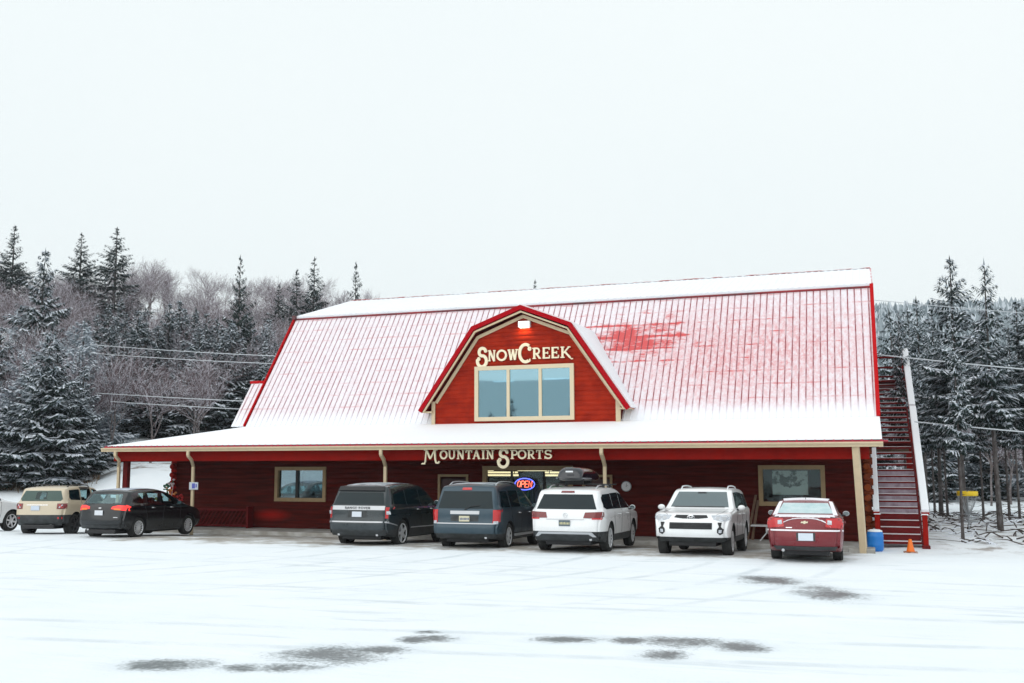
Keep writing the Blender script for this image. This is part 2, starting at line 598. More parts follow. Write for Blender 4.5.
# red glow painted into the wall colour between the ski rack and first window
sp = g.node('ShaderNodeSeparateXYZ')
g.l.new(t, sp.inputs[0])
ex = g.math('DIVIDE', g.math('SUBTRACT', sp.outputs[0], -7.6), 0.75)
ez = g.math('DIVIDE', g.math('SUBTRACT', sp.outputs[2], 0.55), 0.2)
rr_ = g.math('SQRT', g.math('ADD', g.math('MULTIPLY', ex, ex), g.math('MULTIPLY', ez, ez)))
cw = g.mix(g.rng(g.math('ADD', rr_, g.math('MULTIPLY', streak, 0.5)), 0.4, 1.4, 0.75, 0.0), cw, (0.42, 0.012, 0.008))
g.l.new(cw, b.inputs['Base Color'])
b.inputs['Roughness'].default_value = 0.8
b.inputs['Specular IOR Level'].default_value = 0.12
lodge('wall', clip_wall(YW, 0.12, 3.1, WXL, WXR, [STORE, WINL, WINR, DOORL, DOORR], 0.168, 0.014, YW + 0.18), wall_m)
# side, back and gable walls
bm = BM()
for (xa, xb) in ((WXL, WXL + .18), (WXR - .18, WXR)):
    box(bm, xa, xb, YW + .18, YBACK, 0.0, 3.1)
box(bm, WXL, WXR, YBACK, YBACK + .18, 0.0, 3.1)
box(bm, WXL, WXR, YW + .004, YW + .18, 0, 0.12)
lodge('side_wall', bm, M['red_wall'])
gab = [(YB + .25, 3.1), (YB + .25, ZB), (YK + .12, ZK - .12), (YR, ZR - .15), (2 * YR - YK - .12, ZK - .12), (2 * YR - YB - .25, ZB), (2 * YR - YB - .25, 3.1)]
for x in (XR - .55, XM + .25):
    bm = BM()
    prism_x(bm, gab, x, x + .12)
    bmesh.ops.recalc_face_normals(bm, faces=bm.faces)
    lodge('gable_wall', bm, M['red_wall'])
# log ends at both front corners
for cx, mm, nm in ((WXL, M['red_beam'], 'log_end'), (WXR, mat('orange stained log ends', (0.24, 0.05, 0.012), 0.7, spec=.15, noise=(2.5, 0.9, (0.07, 0.008, 0.006))), 'log_end')):
    for i in range(9):
        z = 0.30 + i * 0.29
        sgn = -1 if cx == WXL else 1
        bm = BM()
        M4 = Matrix.Translation((cx - sgn * 0.05, YW + .08, z)) @ Matrix.Rotation(PI / 2, 4, 'Y')
        lathe(bm, [(0.095, -0.02 if sgn > 0 else -0.23), (0.105, 0.0 if sgn > 0 else -0.2), (0.105, 0.2 if sgn > 0 else 0), (0.095, 0.23 if sgn > 0 else .02)], 12, 'Z', M4)
        M5 = Matrix.Translation((cx + sgn * 0.02, YW - .10, z + .145)) @ Matrix.Rotation(PI / 2, 4, 'X')
        lathe(bm, [(0.085, -0.22), (0.10, -0.2), (0.10, 0.06), (0.085, 0.09)], 12, 'Z', M5)
        lodge(nm, bm, mm, smooth=40)

# ---- roofs
def roof_mat(kind):
    m = bpy.data.materials.new('snow dusted red metal roof' + kind)
    m.use_nodes = True
    g = G(m)
    b = g.n['Principled BSDF']
    t = g.vscale(g.node('ShaderNodeTexCoord').outputs['Object'], (1 / 1.10,) * 3)
    sp = g.node('ShaderNodeSeparateXYZ')
    g.l.new(t, sp.inputs[0])
    X, Z = sp.outputs[0], sp.outputs[2]
    n1 = g.noise(g.vscale(t, (1, 1, 1)), 0.45, 5, 0.6)
    n2 = g.noise(g.vscale(t, (0.55, 1, 1.6)), 2.4, 7, 0.75)
    n3 = g.noise(g.vscale(t, (1, 1, 0.25)), 9.0, 4, 0.7)
    # purlin lines: the snow melts off over each one
    zz = g.math('FRACT', g.math('DIVIDE', g.math('SUBTRACT', Z, 0.05), 0.44))
    line = g.rng(g.math('ABSOLUTE', g.math('SUBTRACT', zz, 0.5)), 0.03, 0.11, 1.0, 0.0)
    # the bare patch up-slope beside the dormer, fading to the right
    ex = g.math('DIVIDE', g.math('SUBTRACT', X, 4.4), 3.6)
    ez = g.math('DIVIDE', g.math('SUBTRACT', Z, 6.35), 1.15)
    rad = g.math('SQRT', g.math('ADD', g.math('MULTIPLY', ex, ex), g.math('MULTIPLY', ez, ez)))
    bare = g.rng(rad, 0.1, 1.5, 1.0, 0.0)
    ex2 = g.math('DIVIDE', g.math('SUBTRACT', X, 8.2), 3.9)
    ez2 = g.math('DIVIDE', g.math('SUBTRACT', Z, 5.7), 1.7)
    rad2 = g.math('SQRT', g.math('ADD', g.math('MULTIPLY', ex2, ex2), g.math('MULTIPLY', ez2, ez2)))
    pink = g.rng(rad2, 0.3, 1.4, 1.0, 0.0)
    cov = g.math('ADD', g.math('MULTIPLY', bare, 1.0), g.math('MULTIPLY', g.math('SUBTRACT', n2, 0.5), 3.0))
    cov = g.math('ADD', cov, g.math('ADD', g.math('MULTIPLY', g.math('SUBTRACT', n1, 0.5), 1.0), g.math('MULTIPLY', g.math('MULTIPLY', line, bare), 0.45)))
    barem = g.math('MULTIPLY', g.rng(cov, 0.46, 1.05), 0.95)
    lm = g.math('MULTIPLY', line, g.math('MULTIPLY', g.rng(n2, 0.40, 0.60), g.math('ADD', 0.50, g.math('MULTIPLY', pink, 0.45))))
    thin = g.math('ADD', g.math('MULTIPLY', pink, g.rng(n3, 0.35, 0.75, 0.14, 0.55)), g.rng(n3, 0.42, 0.75, 0.08, 0.28))
    red = g.math('MAXIMUM', g.math('MAXIMUM', barem, lm), thin)
    low = g.rng(Z, 3.72, 4.1)
    red = g.math('MULTIPLY', red, low)
    if kind == ' ribs':
        red = g.math('MAXIMUM', red, g.math('MULTIPLY', g.rng(g.noise(g.vscale(t, (2, 1, 0.5)), 2.6, 6, 0.75), 0.26, 0.54, 0.22, 0.95), g.math('MULTIPLY', g.rng(Z, 3.72, 4.2), g.rng(X, -9, 6, 0.75, 1.0))))
        redc = (0.26, 0.008, 0.02)
    else:
        redc = (0.62, 0.03, 0.03)
    c = g.mix(red, g.mix(n2, (0.80, 0.81, 0.86), (0.86, 0.88, 0.92)), redc)
    g.l.new(c, b.inputs['Base Color'])
    g.l.new(g.rng(red, 0, 1, 0.8, 0.45), b.inputs['Roughness'])
    return m
M['roof'] = roof_mat('')
M['rib'] = roof_mat(' ribs')

def quad(bm, a, b_, c, d, mi=0):
    vs_ = [bm.verts.new(p) for p in (a, b_, c, d)]
    f = bm.faces.new(vs_)
    f.material_index = mi
    return f

def slab_between(bm, p, q, x0, x1, th, mi=0):
    """sloping sheet from p=(y,z) up to q, thickness th below"""
    d = Vector((q[0] - p[0], q[1] - p[1])).normalized()
    n = Vector((-d.y, d.x)) * -th
    prism_x(bm, [p, q, (q[0] + n.x, q[1] + n.y), (p[0] + n.x, p[1] + n.y)], x0, x1, mi)

def ribs(bm, p, q, x0, x1, step, w_, h, mi=0, skip=None):
    d = Vector((q[0] - p[0], q[1] - p[1])).normalized()
    n = Vector((-d.y, d.x)) * h
    x = x0 + step / 2
    while x < x1:
        segs = [(0.0, 1.0)]
        if skip:
            segs = skip(x)
        for (s0, s1) in segs:
            a0 = Vector((p[0] + (q[0] - p[0]) * s0, p[1] + (q[1] - p[1]) * s0))
            a1 = Vector((p[0] + (q[0] - p[0]) * s1, p[1] + (q[1] - p[1]) * s1))
            v = [bm.verts.new(c) for c in ((x - w_, a0.x, a0.y), (x - w_ * .5, a0.x + n.x, a0.y + n.y), (x + w_ * .5, a0.x + n.x, a0.y + n.y), (x + w_, a0.x, a0.y),
                                           (x - w_, a1.x, a1.y), (x - w_ * .5, a1.x + n.x, a1.y + n.y), (x + w_ * .5, a1.x + n.x, a1.y + n.y), (x + w_, a1.x, a1.y))]
            for k in range(3):
                bm.faces.new((v[k], v[k + 1], v[k + 5], v[k + 4])).material_index = mi
            bm.faces.new((v[0], v[3], v[2], v[1])).material_index = mi
            bm.faces.new((v[4], v[5], v[6], v[7])).material_index = mi
        x += step

# steep front slope
bm = BM()
slab_between(bm, (YB, ZB), (YK, ZK), XM, XR, 0.06)
ribs(bm, (YB, ZB), (YK, ZK), XM + .05, XR - .05, 0.2080, 0.018, 0.020, 1)
bmesh.ops.recalc_face_normals(bm, faces=bm.faces)
lodge('roof', bm, [M['roof'], M['rib']])
# upper slope, deep snow
bm = BM()
slab_between(bm, (YK - .10, ZK + .02), (YR, ZR), XM - .05, XR - .02, 0.08, 0)
up_mat = mat('thick snow on upper roof', (0.87, 0.89, 0.925), 0.8, noise=(2.0, 0.5, (0.80, 0.82, 0.87)))
ribs(bm, (YK - .10, ZK + .02), (YR, ZR), XM, XR - .05, 0.2286, 0.05, 0.014, 0)
bmesh.ops.recalc_face_normals(bm, faces=bm.faces)
lodge('upper_roof', bm, up_mat)
# back slopes
bm = BM()
slab_between(bm, (2 * YR - YB, ZB), (2 * YR - YK, ZK), XM, XR, -0.06)
slab_between(bm, (2 * YR - YK, ZK), (YR, ZR - .01), XM, XR, -0.08)
slab_between(bm, (2 * YR - YE, ZE), (2 * YR - YB, ZB), XE, XR, -0.06)
bmesh.ops.recalc_face_normals(bm, faces=bm.faces)
lodge('back_roof', bm, M['snow'])
# drip edge under the upper slope, ridge cap with scattered dark spots, rake trims
bm = BM()
slab_between(bm, (YK - .14, ZK - .085), (YK - .095, ZK - .055), XM - .07, XR + .03, .05)
box(bm, XM - .12, XM + .02, YK - .2, YK - .04, ZK - .1, ZK + .05)
drip_m = mat('dark red drip edge half hidden by snow', (0.30, 0.015, 0.02), 0.5, noise=(1.1, 1.0, (0.10, 0.03, 0.035)))
bmesh.ops.recalc_face_normals(bm, faces=bm.faces)
lodge('drip_edge', bm, drip_m)
bm = BM()
prism_x(bm, [(YR - .12, ZR - .01), (YR, ZR + .035), (YR + .12, ZR - .01)], XM - .05, XR)
bmesh.ops.recalc_face_normals(bm, faces=bm.faces)
lodge('ridge_cap', bm, mat('ridge cap under patchy snow', (0.85, 0.87, 0.9), 0.7, noise=(2.2, 1.0, (0.42, 0.03, 0.03))))
for x, (pa, pb) in ((XR, ((YB - .02, ZB + .02), (YK - .06, ZK + .01))), (XM - .09, ((YB - .02, ZB + .02), (YK - .06, ZK + .01)))):
    bm = BM()
    d = Vector((pb[0] - pa[0], pb[1] - pa[1])).normalized()
    n = Vector((-d.y, d.x))
    prism_x(bm, [(pa[0] + n.x * .03, pa[1] + n.y * .03), (pb[0] + n.x * .03, pb[1] + n.y * .03), (pb[0] - n.x * .14, pb[1] - n.y * .14), (pa[0] - n.x * .14, pa[1] - n.y * .14)],
            x - (.07 if x > 0 else 0), x + (.04 if x > 0 else .045))
    bmesh.ops.recalc_face_normals(bm, faces=bm.faces)
    lodge('rake_trim', bm, M['red_trim'])
bm = BM()
slab_between(bm, (YK - .08, ZK - .0), (YR, ZR + .012), XR - .02, XR + .03, .16)
bmesh.ops.recalc_face_normals(bm, faces=bm.faces)
lodge('rake_trim', bm, mat('snow-smeared rake trim', (0.8, 0.8, 0.84), 0.6, noise=(3, 1.0, (0.55, 0.05, 0.05))))

# small stepped wing past the left gable
bm = BM()
wt = (32.05, 6.14 - 0.8)
prism_x(bm, [(YB + .0, ZB), (YB + 1.25, ZB + 1.68), (YB + 4.5, ZB + 2.0), (YB + 4.5, ZB)], XM - .62, XM - .09)
bmesh.ops.recalc_face_normals(bm, faces=bm.faces)
ribs(bm, (YB, ZB), (YB + 1.25, ZB + 1.68), XM - .62, XM - .1, 0.2286, 0.024, 0.022, 1)
lodge('wing_roof', bm, [M['roof'], M['rib']])
bm = BM()
prism_x(bm, [(YB + 1.19, ZB + 1.62), (YB + 1.19, ZB + 1.72), (YB + 1.29, ZB + 1.72)], XM - .68, XM - .085)
bmesh.ops.recalc_face_normals(bm, faces=bm.faces)
lodge('wing_trim', bm, M['red_trim'])

# porch roof with a hip at the left end
bm = BM()
TH = 0.07
e0, e1 = (XE, YE, ZE), (XR + .02, YE, ZE)
b0, b1 = (XM - .0, YB, ZB), (XR + .02, YB, ZB)
NX = 130
for i in range(NX):
    ta, tb = i / NX, (i + 1) / NX
    def P_(t, up):
        xe = e0[0] + (e1[0] - e0[0]) * t
        xb = b0[0] + (b1[0] - b0[0]) * t
        return (xb, YB + .02, ZB) if up else (xe, YE, ZE)
    quad(bm, P_(ta, 0), P_(tb, 0), P_(tb, 1), P_(ta, 1))
bmesh.ops.remove_doubles(bm, verts=bm.verts, dist=0.002)
yb2 = 2 * YR - YE
quad(bm, (XE, yb2, ZE), (XE, YE, ZE), (XM, YB, ZB), (XM, 2 * YR - YB, ZB))
# underside
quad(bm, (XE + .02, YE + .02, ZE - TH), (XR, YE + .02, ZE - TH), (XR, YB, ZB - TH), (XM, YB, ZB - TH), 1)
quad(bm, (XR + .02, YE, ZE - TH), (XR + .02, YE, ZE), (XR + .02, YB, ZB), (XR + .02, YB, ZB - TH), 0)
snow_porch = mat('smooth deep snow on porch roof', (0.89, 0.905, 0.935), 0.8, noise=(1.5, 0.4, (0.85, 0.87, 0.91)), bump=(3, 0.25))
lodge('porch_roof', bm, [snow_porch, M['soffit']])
# thin red roof edge, tan gutter
bm = BM()
x = XE
while x < XR:
    box(bm, x, x + .2286 - .002, YE - .03, YE + .05, ZE - .055, ZE - .022)
    box(bm, x + .05, x + .09, YE - .03, YE + .04, ZE - .0215, ZE + .006)
    x += .2286
lodge('eave_edge', bm, mat('red roof edge', (0.42, 0.02, 0.05), 0.5))
bm = BM()
prism_x(bm, [(YE + .03, ZE - .058), (YE - .09, ZE - .058), (YE - .095, ZE - .09), (YE - .06, ZE - .15), (YE - .055, ZE - .185), (YE + .03, ZE - .185)], XE - .06, XR + .04)
bmesh.ops.recalc_face_normals(bm, faces=bm.faces)
lodge('gutter', bm, M['tan'])
bm = BM()
prism_y(bm, [(XE - .02, ZE - .06), (XE - .12, ZE - .06), (XE - .10, ZE - .185), (XE - .02, ZE - .185)], YE - .05, yb2)
lodge('gutter', bm, M['tan'])
# beam, ceiling, posts
bm = BM()
box(bm, XE + .10, XR - .30, 27.2, 27.36, 2.385, 2.70)
box(bm, XE + .10, XE + .28, 27.37, YBACK, 2.36, 2.70)
lodge('porch_beam', bm, M['red_beam'])
bm = BM()
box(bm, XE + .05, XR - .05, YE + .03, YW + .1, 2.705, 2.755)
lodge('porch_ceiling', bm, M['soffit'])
bm = BM()
box(bm, XE + .22, XE + .40, 27.51, 27.67, 0.0, 2.38)
lodge('porch_post', bm, M['red_dark'])
def spout(x, dx, bottom, wd=.10):
    bm = BM()
    pts = [(x, YE - .02, 2.70), (x, YE - .02, 2.55), (x, YE + .16, 2.42), (dx, YE + .50, 2.22), (dx, YE + .52, bottom)]
    for a, c in zip(pts, pts[1:]):
        beam_between(bm, a, c, wd, wd * .8, bev=.012)
    lodge('downspout', bm, M['tan'])
spout(-23.55, -23.84, -.02)
spout(-20.66, -20.84, -.02, .095)
spout(-13.75, -13.86, -.02)
spout(-6.98, -7.02, -.02)
bm = BM()
beam_between(bm, (-0.34, YE + .06, 2.72), (-0.26, YE + .32, 0.0), .16, .12)
lodge('porch_post', bm, M['tan'], label='slightly leaning tan post')
bm = BM()
box(bm, -0.62, 0.02, YE + .28, YE + .9, -.05, 0.13, bev=.02)
lodge('post_footing', bm, M['concrete'])
bm = BM()
box(bm, -23.9, -0.1, 28.0, YW + .0, -.02, .12, bev=.015)
lodge('walkway', bm, M['concrete'])
bm = BM()
box(bm, -23.0, -0.5, YW + .2, YBACK - .1, .1, .128)
lodge('shop_floor', bm, mat('dim shop floor', (0.16, 0.12, 0.09), 0.6))
bm = BM()
box(bm, -23.1, -0.35, YW + .2, YBACK - .1, 2.72, 2.76)
lodge('shop_ceiling', bm, mat('dark timber shop ceiling', (0.15, 0.13, 0.10), 0.8))

# ---- windows and doors
def frame(bm, x0, x1, z0, z1, wd, y0, y1):
    box(bm, x0, x1, y0, y1, z0, z0 + wd)
    box(bm, x0, x1, y0, y1, z1 - wd, z1)
    box(bm, x0, x0 + wd, y0, y1, z0 + wd, z1 - wd)
    box(bm, x1 - wd, x1, y0, y1, z0 + wd, z1 - wd)

def window(op, m, wd, mullions, pane_m, rails=(), inset=.05, **kw):
    x0, x1, z0, z1 = op
    bm = BM()
    frame(bm, x0 - wd * .3, x1 + wd * .3, z0 - wd * .3, z1 + wd * .3, wd, YW - .055, YW + .06)
    w_ = lodge('window', bm, m, **kw)
    if mullions:
        bm = BM()
        for mxx in mullions:
            box(bm, mxx - .045, mxx + .045, YW + .0, YW + .058, z0 + wd * .7, z1 - wd * .7)
        o = lodge('mullion', bm, M['black'], w_)
    bm = BM()
    box(bm, x0 + wd * .5, x1 - wd * .5, YW + .061, YW + .068, z0 + wd * .5, z1 - wd * .5)
    lodge('pane', bm, pane_m, w_)
    return w_
window(WINL, M['tan_dark'], .12, [-18.33], M['pane_left'])
window(WINR, M['tan_dark'], .12, [], M['pane'])
# blinds / pale backing behind the left window
bm = BM()
box(bm, -19.0, -18.4, YW + .25, YW + .27, 1.15, 2.05)
box(bm, -18.25, -17.55, YW + .3, YW + .32, 1.35, 2.02)
lodge('window_poster', bm, mat('pale backing board behind window', (0.35, 0.48, 0.5), 0.7, noise=(3.0, 0.9, (0.1, 0.16, 0.18))))
# print behind the right window: grey winter scene
pm_ = bpy.data.materials.new('grey winter print')
pm_.use_nodes = True
g = G(pm_)
b = g.n['Principled BSDF']
t = g.vscale(g.node('ShaderNodeTexCoord').outputs['Object'], (1 / 1.10,) * 3)
sp = g.node('ShaderNodeSeparateXYZ')
g.l.new(t, sp.inputs[0])
nn = g.noise(t, 4.5, 4, 0.6)
zb_ = g.math('ADD', sp.outputs[2], g.math('MULTIPLY', nn, 0.5))
c = g.mix(g.math('MULTIPLY', g.rng(zb_, 1.83, 1.87), g.rng(nn, .42, .5)), (0.62, 0.68, 0.70), (0.03, 0.04, 0.04))
g.l.new(c, b.inputs['Base Color'])
bm = BM()
box(bm, -2.68, -1.70, YW + .10, YW + .12, 1.38, 2.06)
lodge('window_poster', bm, pm_)

# storefront: frame, panes, door leaves
bm = BM()
frame(bm, STORE[0] - .06, STORE[1] + .06, STORE[2] - .06, STORE[3] + .06, .14, YW - .05, YW + .07)
sf = lodge('shop_window', bm, M['tan_dark'])
for xx in (-10.6, -9.55):
    bm = BM()
    box(bm, xx - .03, xx + .03, YW + .0, YW + .06, .3, 2.04)
    lodge('mullion', bm, M['black'], sf)
bm = BM()
box(bm, STORE[0], STORE[1], YW + .071, YW + .078, STORE[2], STORE[3])
lodge('pane', bm, M['pane'], sf)
for op, hx in ((DOORL, -12.2), (DOORR, -8.15)):
    bm = BM()
    box(bm, op[0] + .08, op[1] - .08, YW + .06, YW + .10, op[2], op[3] - .07)
    dm = mat('dark shop door', (0.05, 0.008, 0.008), 0.5)
    do = lodge('door', bm, dm)
    bm = BM()
    for s in (op[0], op[1] - .075):
        box(bm, s, s + .075, YW - .045, YW + .058, op[2], op[3])
    box(bm, op[0], op[1], YW - .045, YW + .058, op[3] + .001, op[3] + .075)
    lodge('door_frame', bm, M['tan_dark'], do)
    bm = BM()
    tube(bm, [(hx, YW - .0, 1.0), (hx, YW - .03, 1.03), (hx, YW - .03, 1.2), (hx, YW, 1.23)], .012)
    lodge('handle', bm, M['chrome'], do)

# ceiling light strips of the shop, lit
lit_m = mat('lit fluorescent tube cover', (0.9, 0.85, 0.65), 0.5, emit=(1.0, 0.82, 0.50), estr=1.4)
for r_, (yy, zz) in enumerate(((38.0, 2.18), (36.0, 2.10), (34.0, 2.02), (32.5, 1.96), (31.0, 1.89))):
    for xx in (-14.6, -12.4, -10.2, -8.0):
        xo = xx + (r_ * .55) % 1.3
        bm = BM()
        box(bm, xo - .62, xo + .62, yy - .08, yy + .08, zz - .03, zz + .03, bev=.01)
        fx = make('ceiling_light', bm, lit_m, smooth=40, label='lit strip light hanging inside the shop, seen through the glass', cat='light', group='strip lights inside the shop')
        for s in (-.5, .5):
            bm = BM()
            box(bm, xo + s - .01, xo + s + .01, yy - .01, yy + .01, zz + .031, 2.71)
            o = make('hanger', bm, M['black'], fx)
            o.location.z = DATUM
for i, (x, c) in enumerate(((-11.2, (.5, .08, .04)), (-10.7, (.08, .2, .35)), (-10.2, (.35, .3, .1)), (-9.6, (.06, .3, .12)), (-9.1, (.5, .1, .15)), (-12.4, (.3, .3, .3)))):
    rk = empty('clothes_rack', (x, 31.2 + .5 * (i % 3), .13), label='%s clothes rack dimly seen inside the shop behind the glass' % ('red jacket', 'blue jacket', 'ochre jacket', 'green jacket', 'pink jacket', 'grey jacket')[i], cat='clothes rack')
    bm = BM()
    for s in (-.35, .35):
        tube(bm, [(s, 0, 0), (s, 0, 1.45)], .015, 6)
    tube(bm, [(-.35, 0, 1.45), (.35, 0, 1.45)], .015, 6)
    make('rail', bm, M['grey_metal'], rk)
    for k in range(5):
        bm = BM()
        xx = -.28 + k * .14
        prism_x(bm, [(-.22, 1.25), (0, 1.42), (.22, 1.25), (.2, .75), (-.2, .75)], xx - .045, xx + .045)
        cc = tuple(min(1, max(0.01, v * random.uniform(.5, 1.5))) for v in c)
        bmesh.ops.recalc_face_normals(bm, faces=bm.faces)
        make('jacket', bm, mat('jacket cloth', cc, .8), rk)

# ---- dormer
DC = -10.33
YD = 30.05
front = [(-3.52, 4.02), (-1.66, 6.64), (0, 7.25), (1.62, 6.62), (3.48, 3.98)]
bm = BM()
def log_front(x_half, z0, z1): pass
# boarded face, course by course, clipped to the gambrel outline
def half_at(z):
    pts = [(3.10, 3.45), (3.10, 4.3), (1.62, 6.42), (0.0, 7.06)]
    for (xa, za), (xb, zb2) in zip(pts, pts[1:]):
        if za <= z <= zb2:
            return xa + (xb - xa) * (z - za) / (zb2 - za)
    return 0.01
z = 3.45
while z < 7.0:
    h = .152
    z1 = min(z + h, 7.05)
    prof = [(z + (z1 - z) * k / 4, .026 * max(0, math.sin(PI * k / 4)) ** .6) for k in range(5)]
    ring = []
    for zz, dd in prof:
        hw = half_at(zz)
        ring.append((bm.verts.new((DC - hw, YD - dd, zz)), bm.verts.new((DC + hw, YD - dd, zz))))
    for a, c in zip(ring, ring[1:]):
        bm.faces.new((a[0], a[1], c[1], c[0]))
    z = z1
back = [(-3.1, 3.45), (-3.1, 4.3), (-1.62, 6.42), (0, 7.06), (1.62, 6.42), (3.1, 4.3), (3.1, 3.45)]
prism_y(bm, [(DC + x, z) for x, z in back], YD + .004, YD + .12)
D = lodge('dormer', bm, M['red_front'])
# cheeks
bm = BM()
for s in (-1, 1):
    box(bm, DC + s * 3.1 - .05, DC + s * 3.1 + .05, YD + .13, 31.4, 3.4, 4.25)
lodge('cheek', bm, M['red_dark'], D)
# dormer roof: outer shell with snow, running back into the main slope
def shell(off, y0, y1, th, mi, bm, pts):
    """gambrel-shaped band of thickness th, offset from the outline, mitred at each knee"""
    V2 = [Vector(p) for p in pts]
    n = len(V2)
    ds = [(V2[i + 1] - V2[i]).normalized() for i in range(n - 1)]
    ns = [Vector((-d.y, d.x)) for d in ds]
    def corner(i, o):
        if i == 0: return V2[0] + ns[0] * o
        if i == n - 1: return V2[-1] + ns[-1] * o
        b2 = (ns[i - 1] + ns[i]).normalized()
        return V2[i] + b2 * (o / b2.dot(ns[i]))
    outer = [corner(i, off + th) for i in range(n)]
    inner = [corner(i, off) for i in range(n)]
    for i in range(n - 1):
        prism_y(bm, [(DC + inner[i].x, inner[i].y), (DC + inner[i + 1].x, inner[i + 1].y), (DC + outer[i + 1].x, outer[i + 1].y), (DC + outer[i].x, outer[i].y)], y0, y1, mi)
    bmesh.ops.remove_doubles(bm, verts=bm.verts, dist=1e-4)
    dd = {}
    for f in bm.faces:
        dd.setdefault(frozenset(v.index if v.index >= 0 else id(v) for v in f.verts), []).append(f)
    bm.verts.index_update()
    dd = {}
    for f in bm.faces:
        dd.setdefault(frozenset(v.index for v in f.verts), []).append(f)
    bmesh.ops.delete(bm, geom=[f for l in dd.values() if len(l) > 1 for f in l], context='FACES_ONLY')
bm = BM()
rl = [(-3.55, 4.0), (-1.68, 6.68), (0, 7.30), (1.66, 6.66), (3.5, 3.97)]
shell(-.07, 29.72, 33.35, .07, 0, bm, rl)
lodge('dormer_roof', bm, M['red_trim'], D)
bm = BM()
shell(.004, 29.86, 33.6, .05, 0, bm, rl)
lodge('roof_snow', bm, M['snow'], D)
bm = BM()
shell(-.125, 29.70, 29.80, .135, 0, bm, rl)
lodge('fascia', bm, mat('red fascia board', (0.38, 0.002, 0.008), 0.6, spec=0.08), D)
bm = BM()
ins = [(-3.42, 3.93), (-1.60, 6.50), (0, 7.09), (1.57, 6.48), (3.36, 3.91)]
shell(-.035, 29.735, 29.80, .05, 0, bm, [(x * .992, z + .02) for x, z in ins])
lodge('trim', bm, M['tan'], D)
bm = BM()
ins2 = [(-3.1, 4.3), (-1.62, 6.42), (0, 7.06), (1.62, 6.42), (3.1, 4.3)]
shell(-.13, YD - .075, YD - .04, .1, 0, bm, ins2)
for s in (-1, 1):
    box(bm, DC + s * 3.1 - .09, DC + s * 3.1 + .03 * (s > 0) + .03, YD - .08, YD - .04, 3.5, 4.3)
lodge('trim', bm, M['tan'], D)
bm = BM()
for s in (-1, 1):
    shell_pts = None
    box(bm, DC + s * 3.3 - .18, DC + s * 3.3 + .18, 29.82, YD + .9, 3.93, 3.97)
lodge('soffit', bm, M['tan'], D)
# three-light window
x0, x1, z0, z1 = -12.0, -8.65, 3.63, 5.40
bm = BM()
frame(bm, x0, x1, z0, z1, .13, YD - .09, YD - .02)
for xx in (-10.84, -9.76):
    box(bm, xx - .05, xx + .05, YD - .09, YD - .02, z0 + .13, z1 - .13)
W3 = lodge('window', bm, mat('cream window frame', (0.66, 0.55, 0.38), 0.5), D)
M3 = M['pane_up']
for a, c in ((x0 + .13, -10.89), (-10.79, -9.81), (-9.71, x1 - .13)):
    bm = BM()
    box(bm, a, c, YD - .052, YD - .046, z0 + .13, z1 - .13)
    lodge('pane', bm, M3, W3)
bm = BM()
box(bm, x0 + .1, x1 - .1, YD - .040, YD - .036, z0 + .1, z1 - .1)
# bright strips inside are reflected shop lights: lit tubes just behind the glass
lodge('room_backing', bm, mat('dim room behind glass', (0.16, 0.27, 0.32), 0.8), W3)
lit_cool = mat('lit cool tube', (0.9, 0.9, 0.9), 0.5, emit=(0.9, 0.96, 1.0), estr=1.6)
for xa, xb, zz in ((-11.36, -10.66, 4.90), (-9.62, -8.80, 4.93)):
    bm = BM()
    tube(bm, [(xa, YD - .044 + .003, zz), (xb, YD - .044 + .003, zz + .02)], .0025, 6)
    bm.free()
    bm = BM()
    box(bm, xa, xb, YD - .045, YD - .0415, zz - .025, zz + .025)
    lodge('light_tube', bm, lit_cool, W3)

# flood lamp over the sign
lampM = mat('lit flood lamp lens', (0.9, 0.9, 0.85), 0.5, emit=(1.0, 0.9, 0.75), estr=3.0)
fl = empty('flood_lamp', (-10.27, YD - .03, 6.70), label='lit rectangular flood lamp under the peak of the dormer gable', cat='lamp')
bm = BM(); box(bm, -.2, .2, -.14, -.0, -.09, .11, bev=.015); make('housing', bm, M['white'], fl, smooth=40)
bm = BM(); box(bm, -.17, .17, -.155, -.142, -.08, .09, bev=.004); make('lens', bm, lampM, fl)
bm = BM(); box(bm, -.15, .15, -.13, -.03, -.105, -.092); make('lens', bm, lampM, fl)
ld = bpy.data.lights.new('lamp_light', 'AREA')
ld.shape = 'RECTANGLE'; ld.size = .3; ld.size_y = .1; ld.energy = 3.2; ld.color = (1.0, .66, .22)
lo = bpy.data.objects.new('lamp_light', ld); COL.objects.link(lo); lo.parent = fl
lo.location = (0, -.108, -.124); lo.rotation_euler = (R(18), 0, 0)

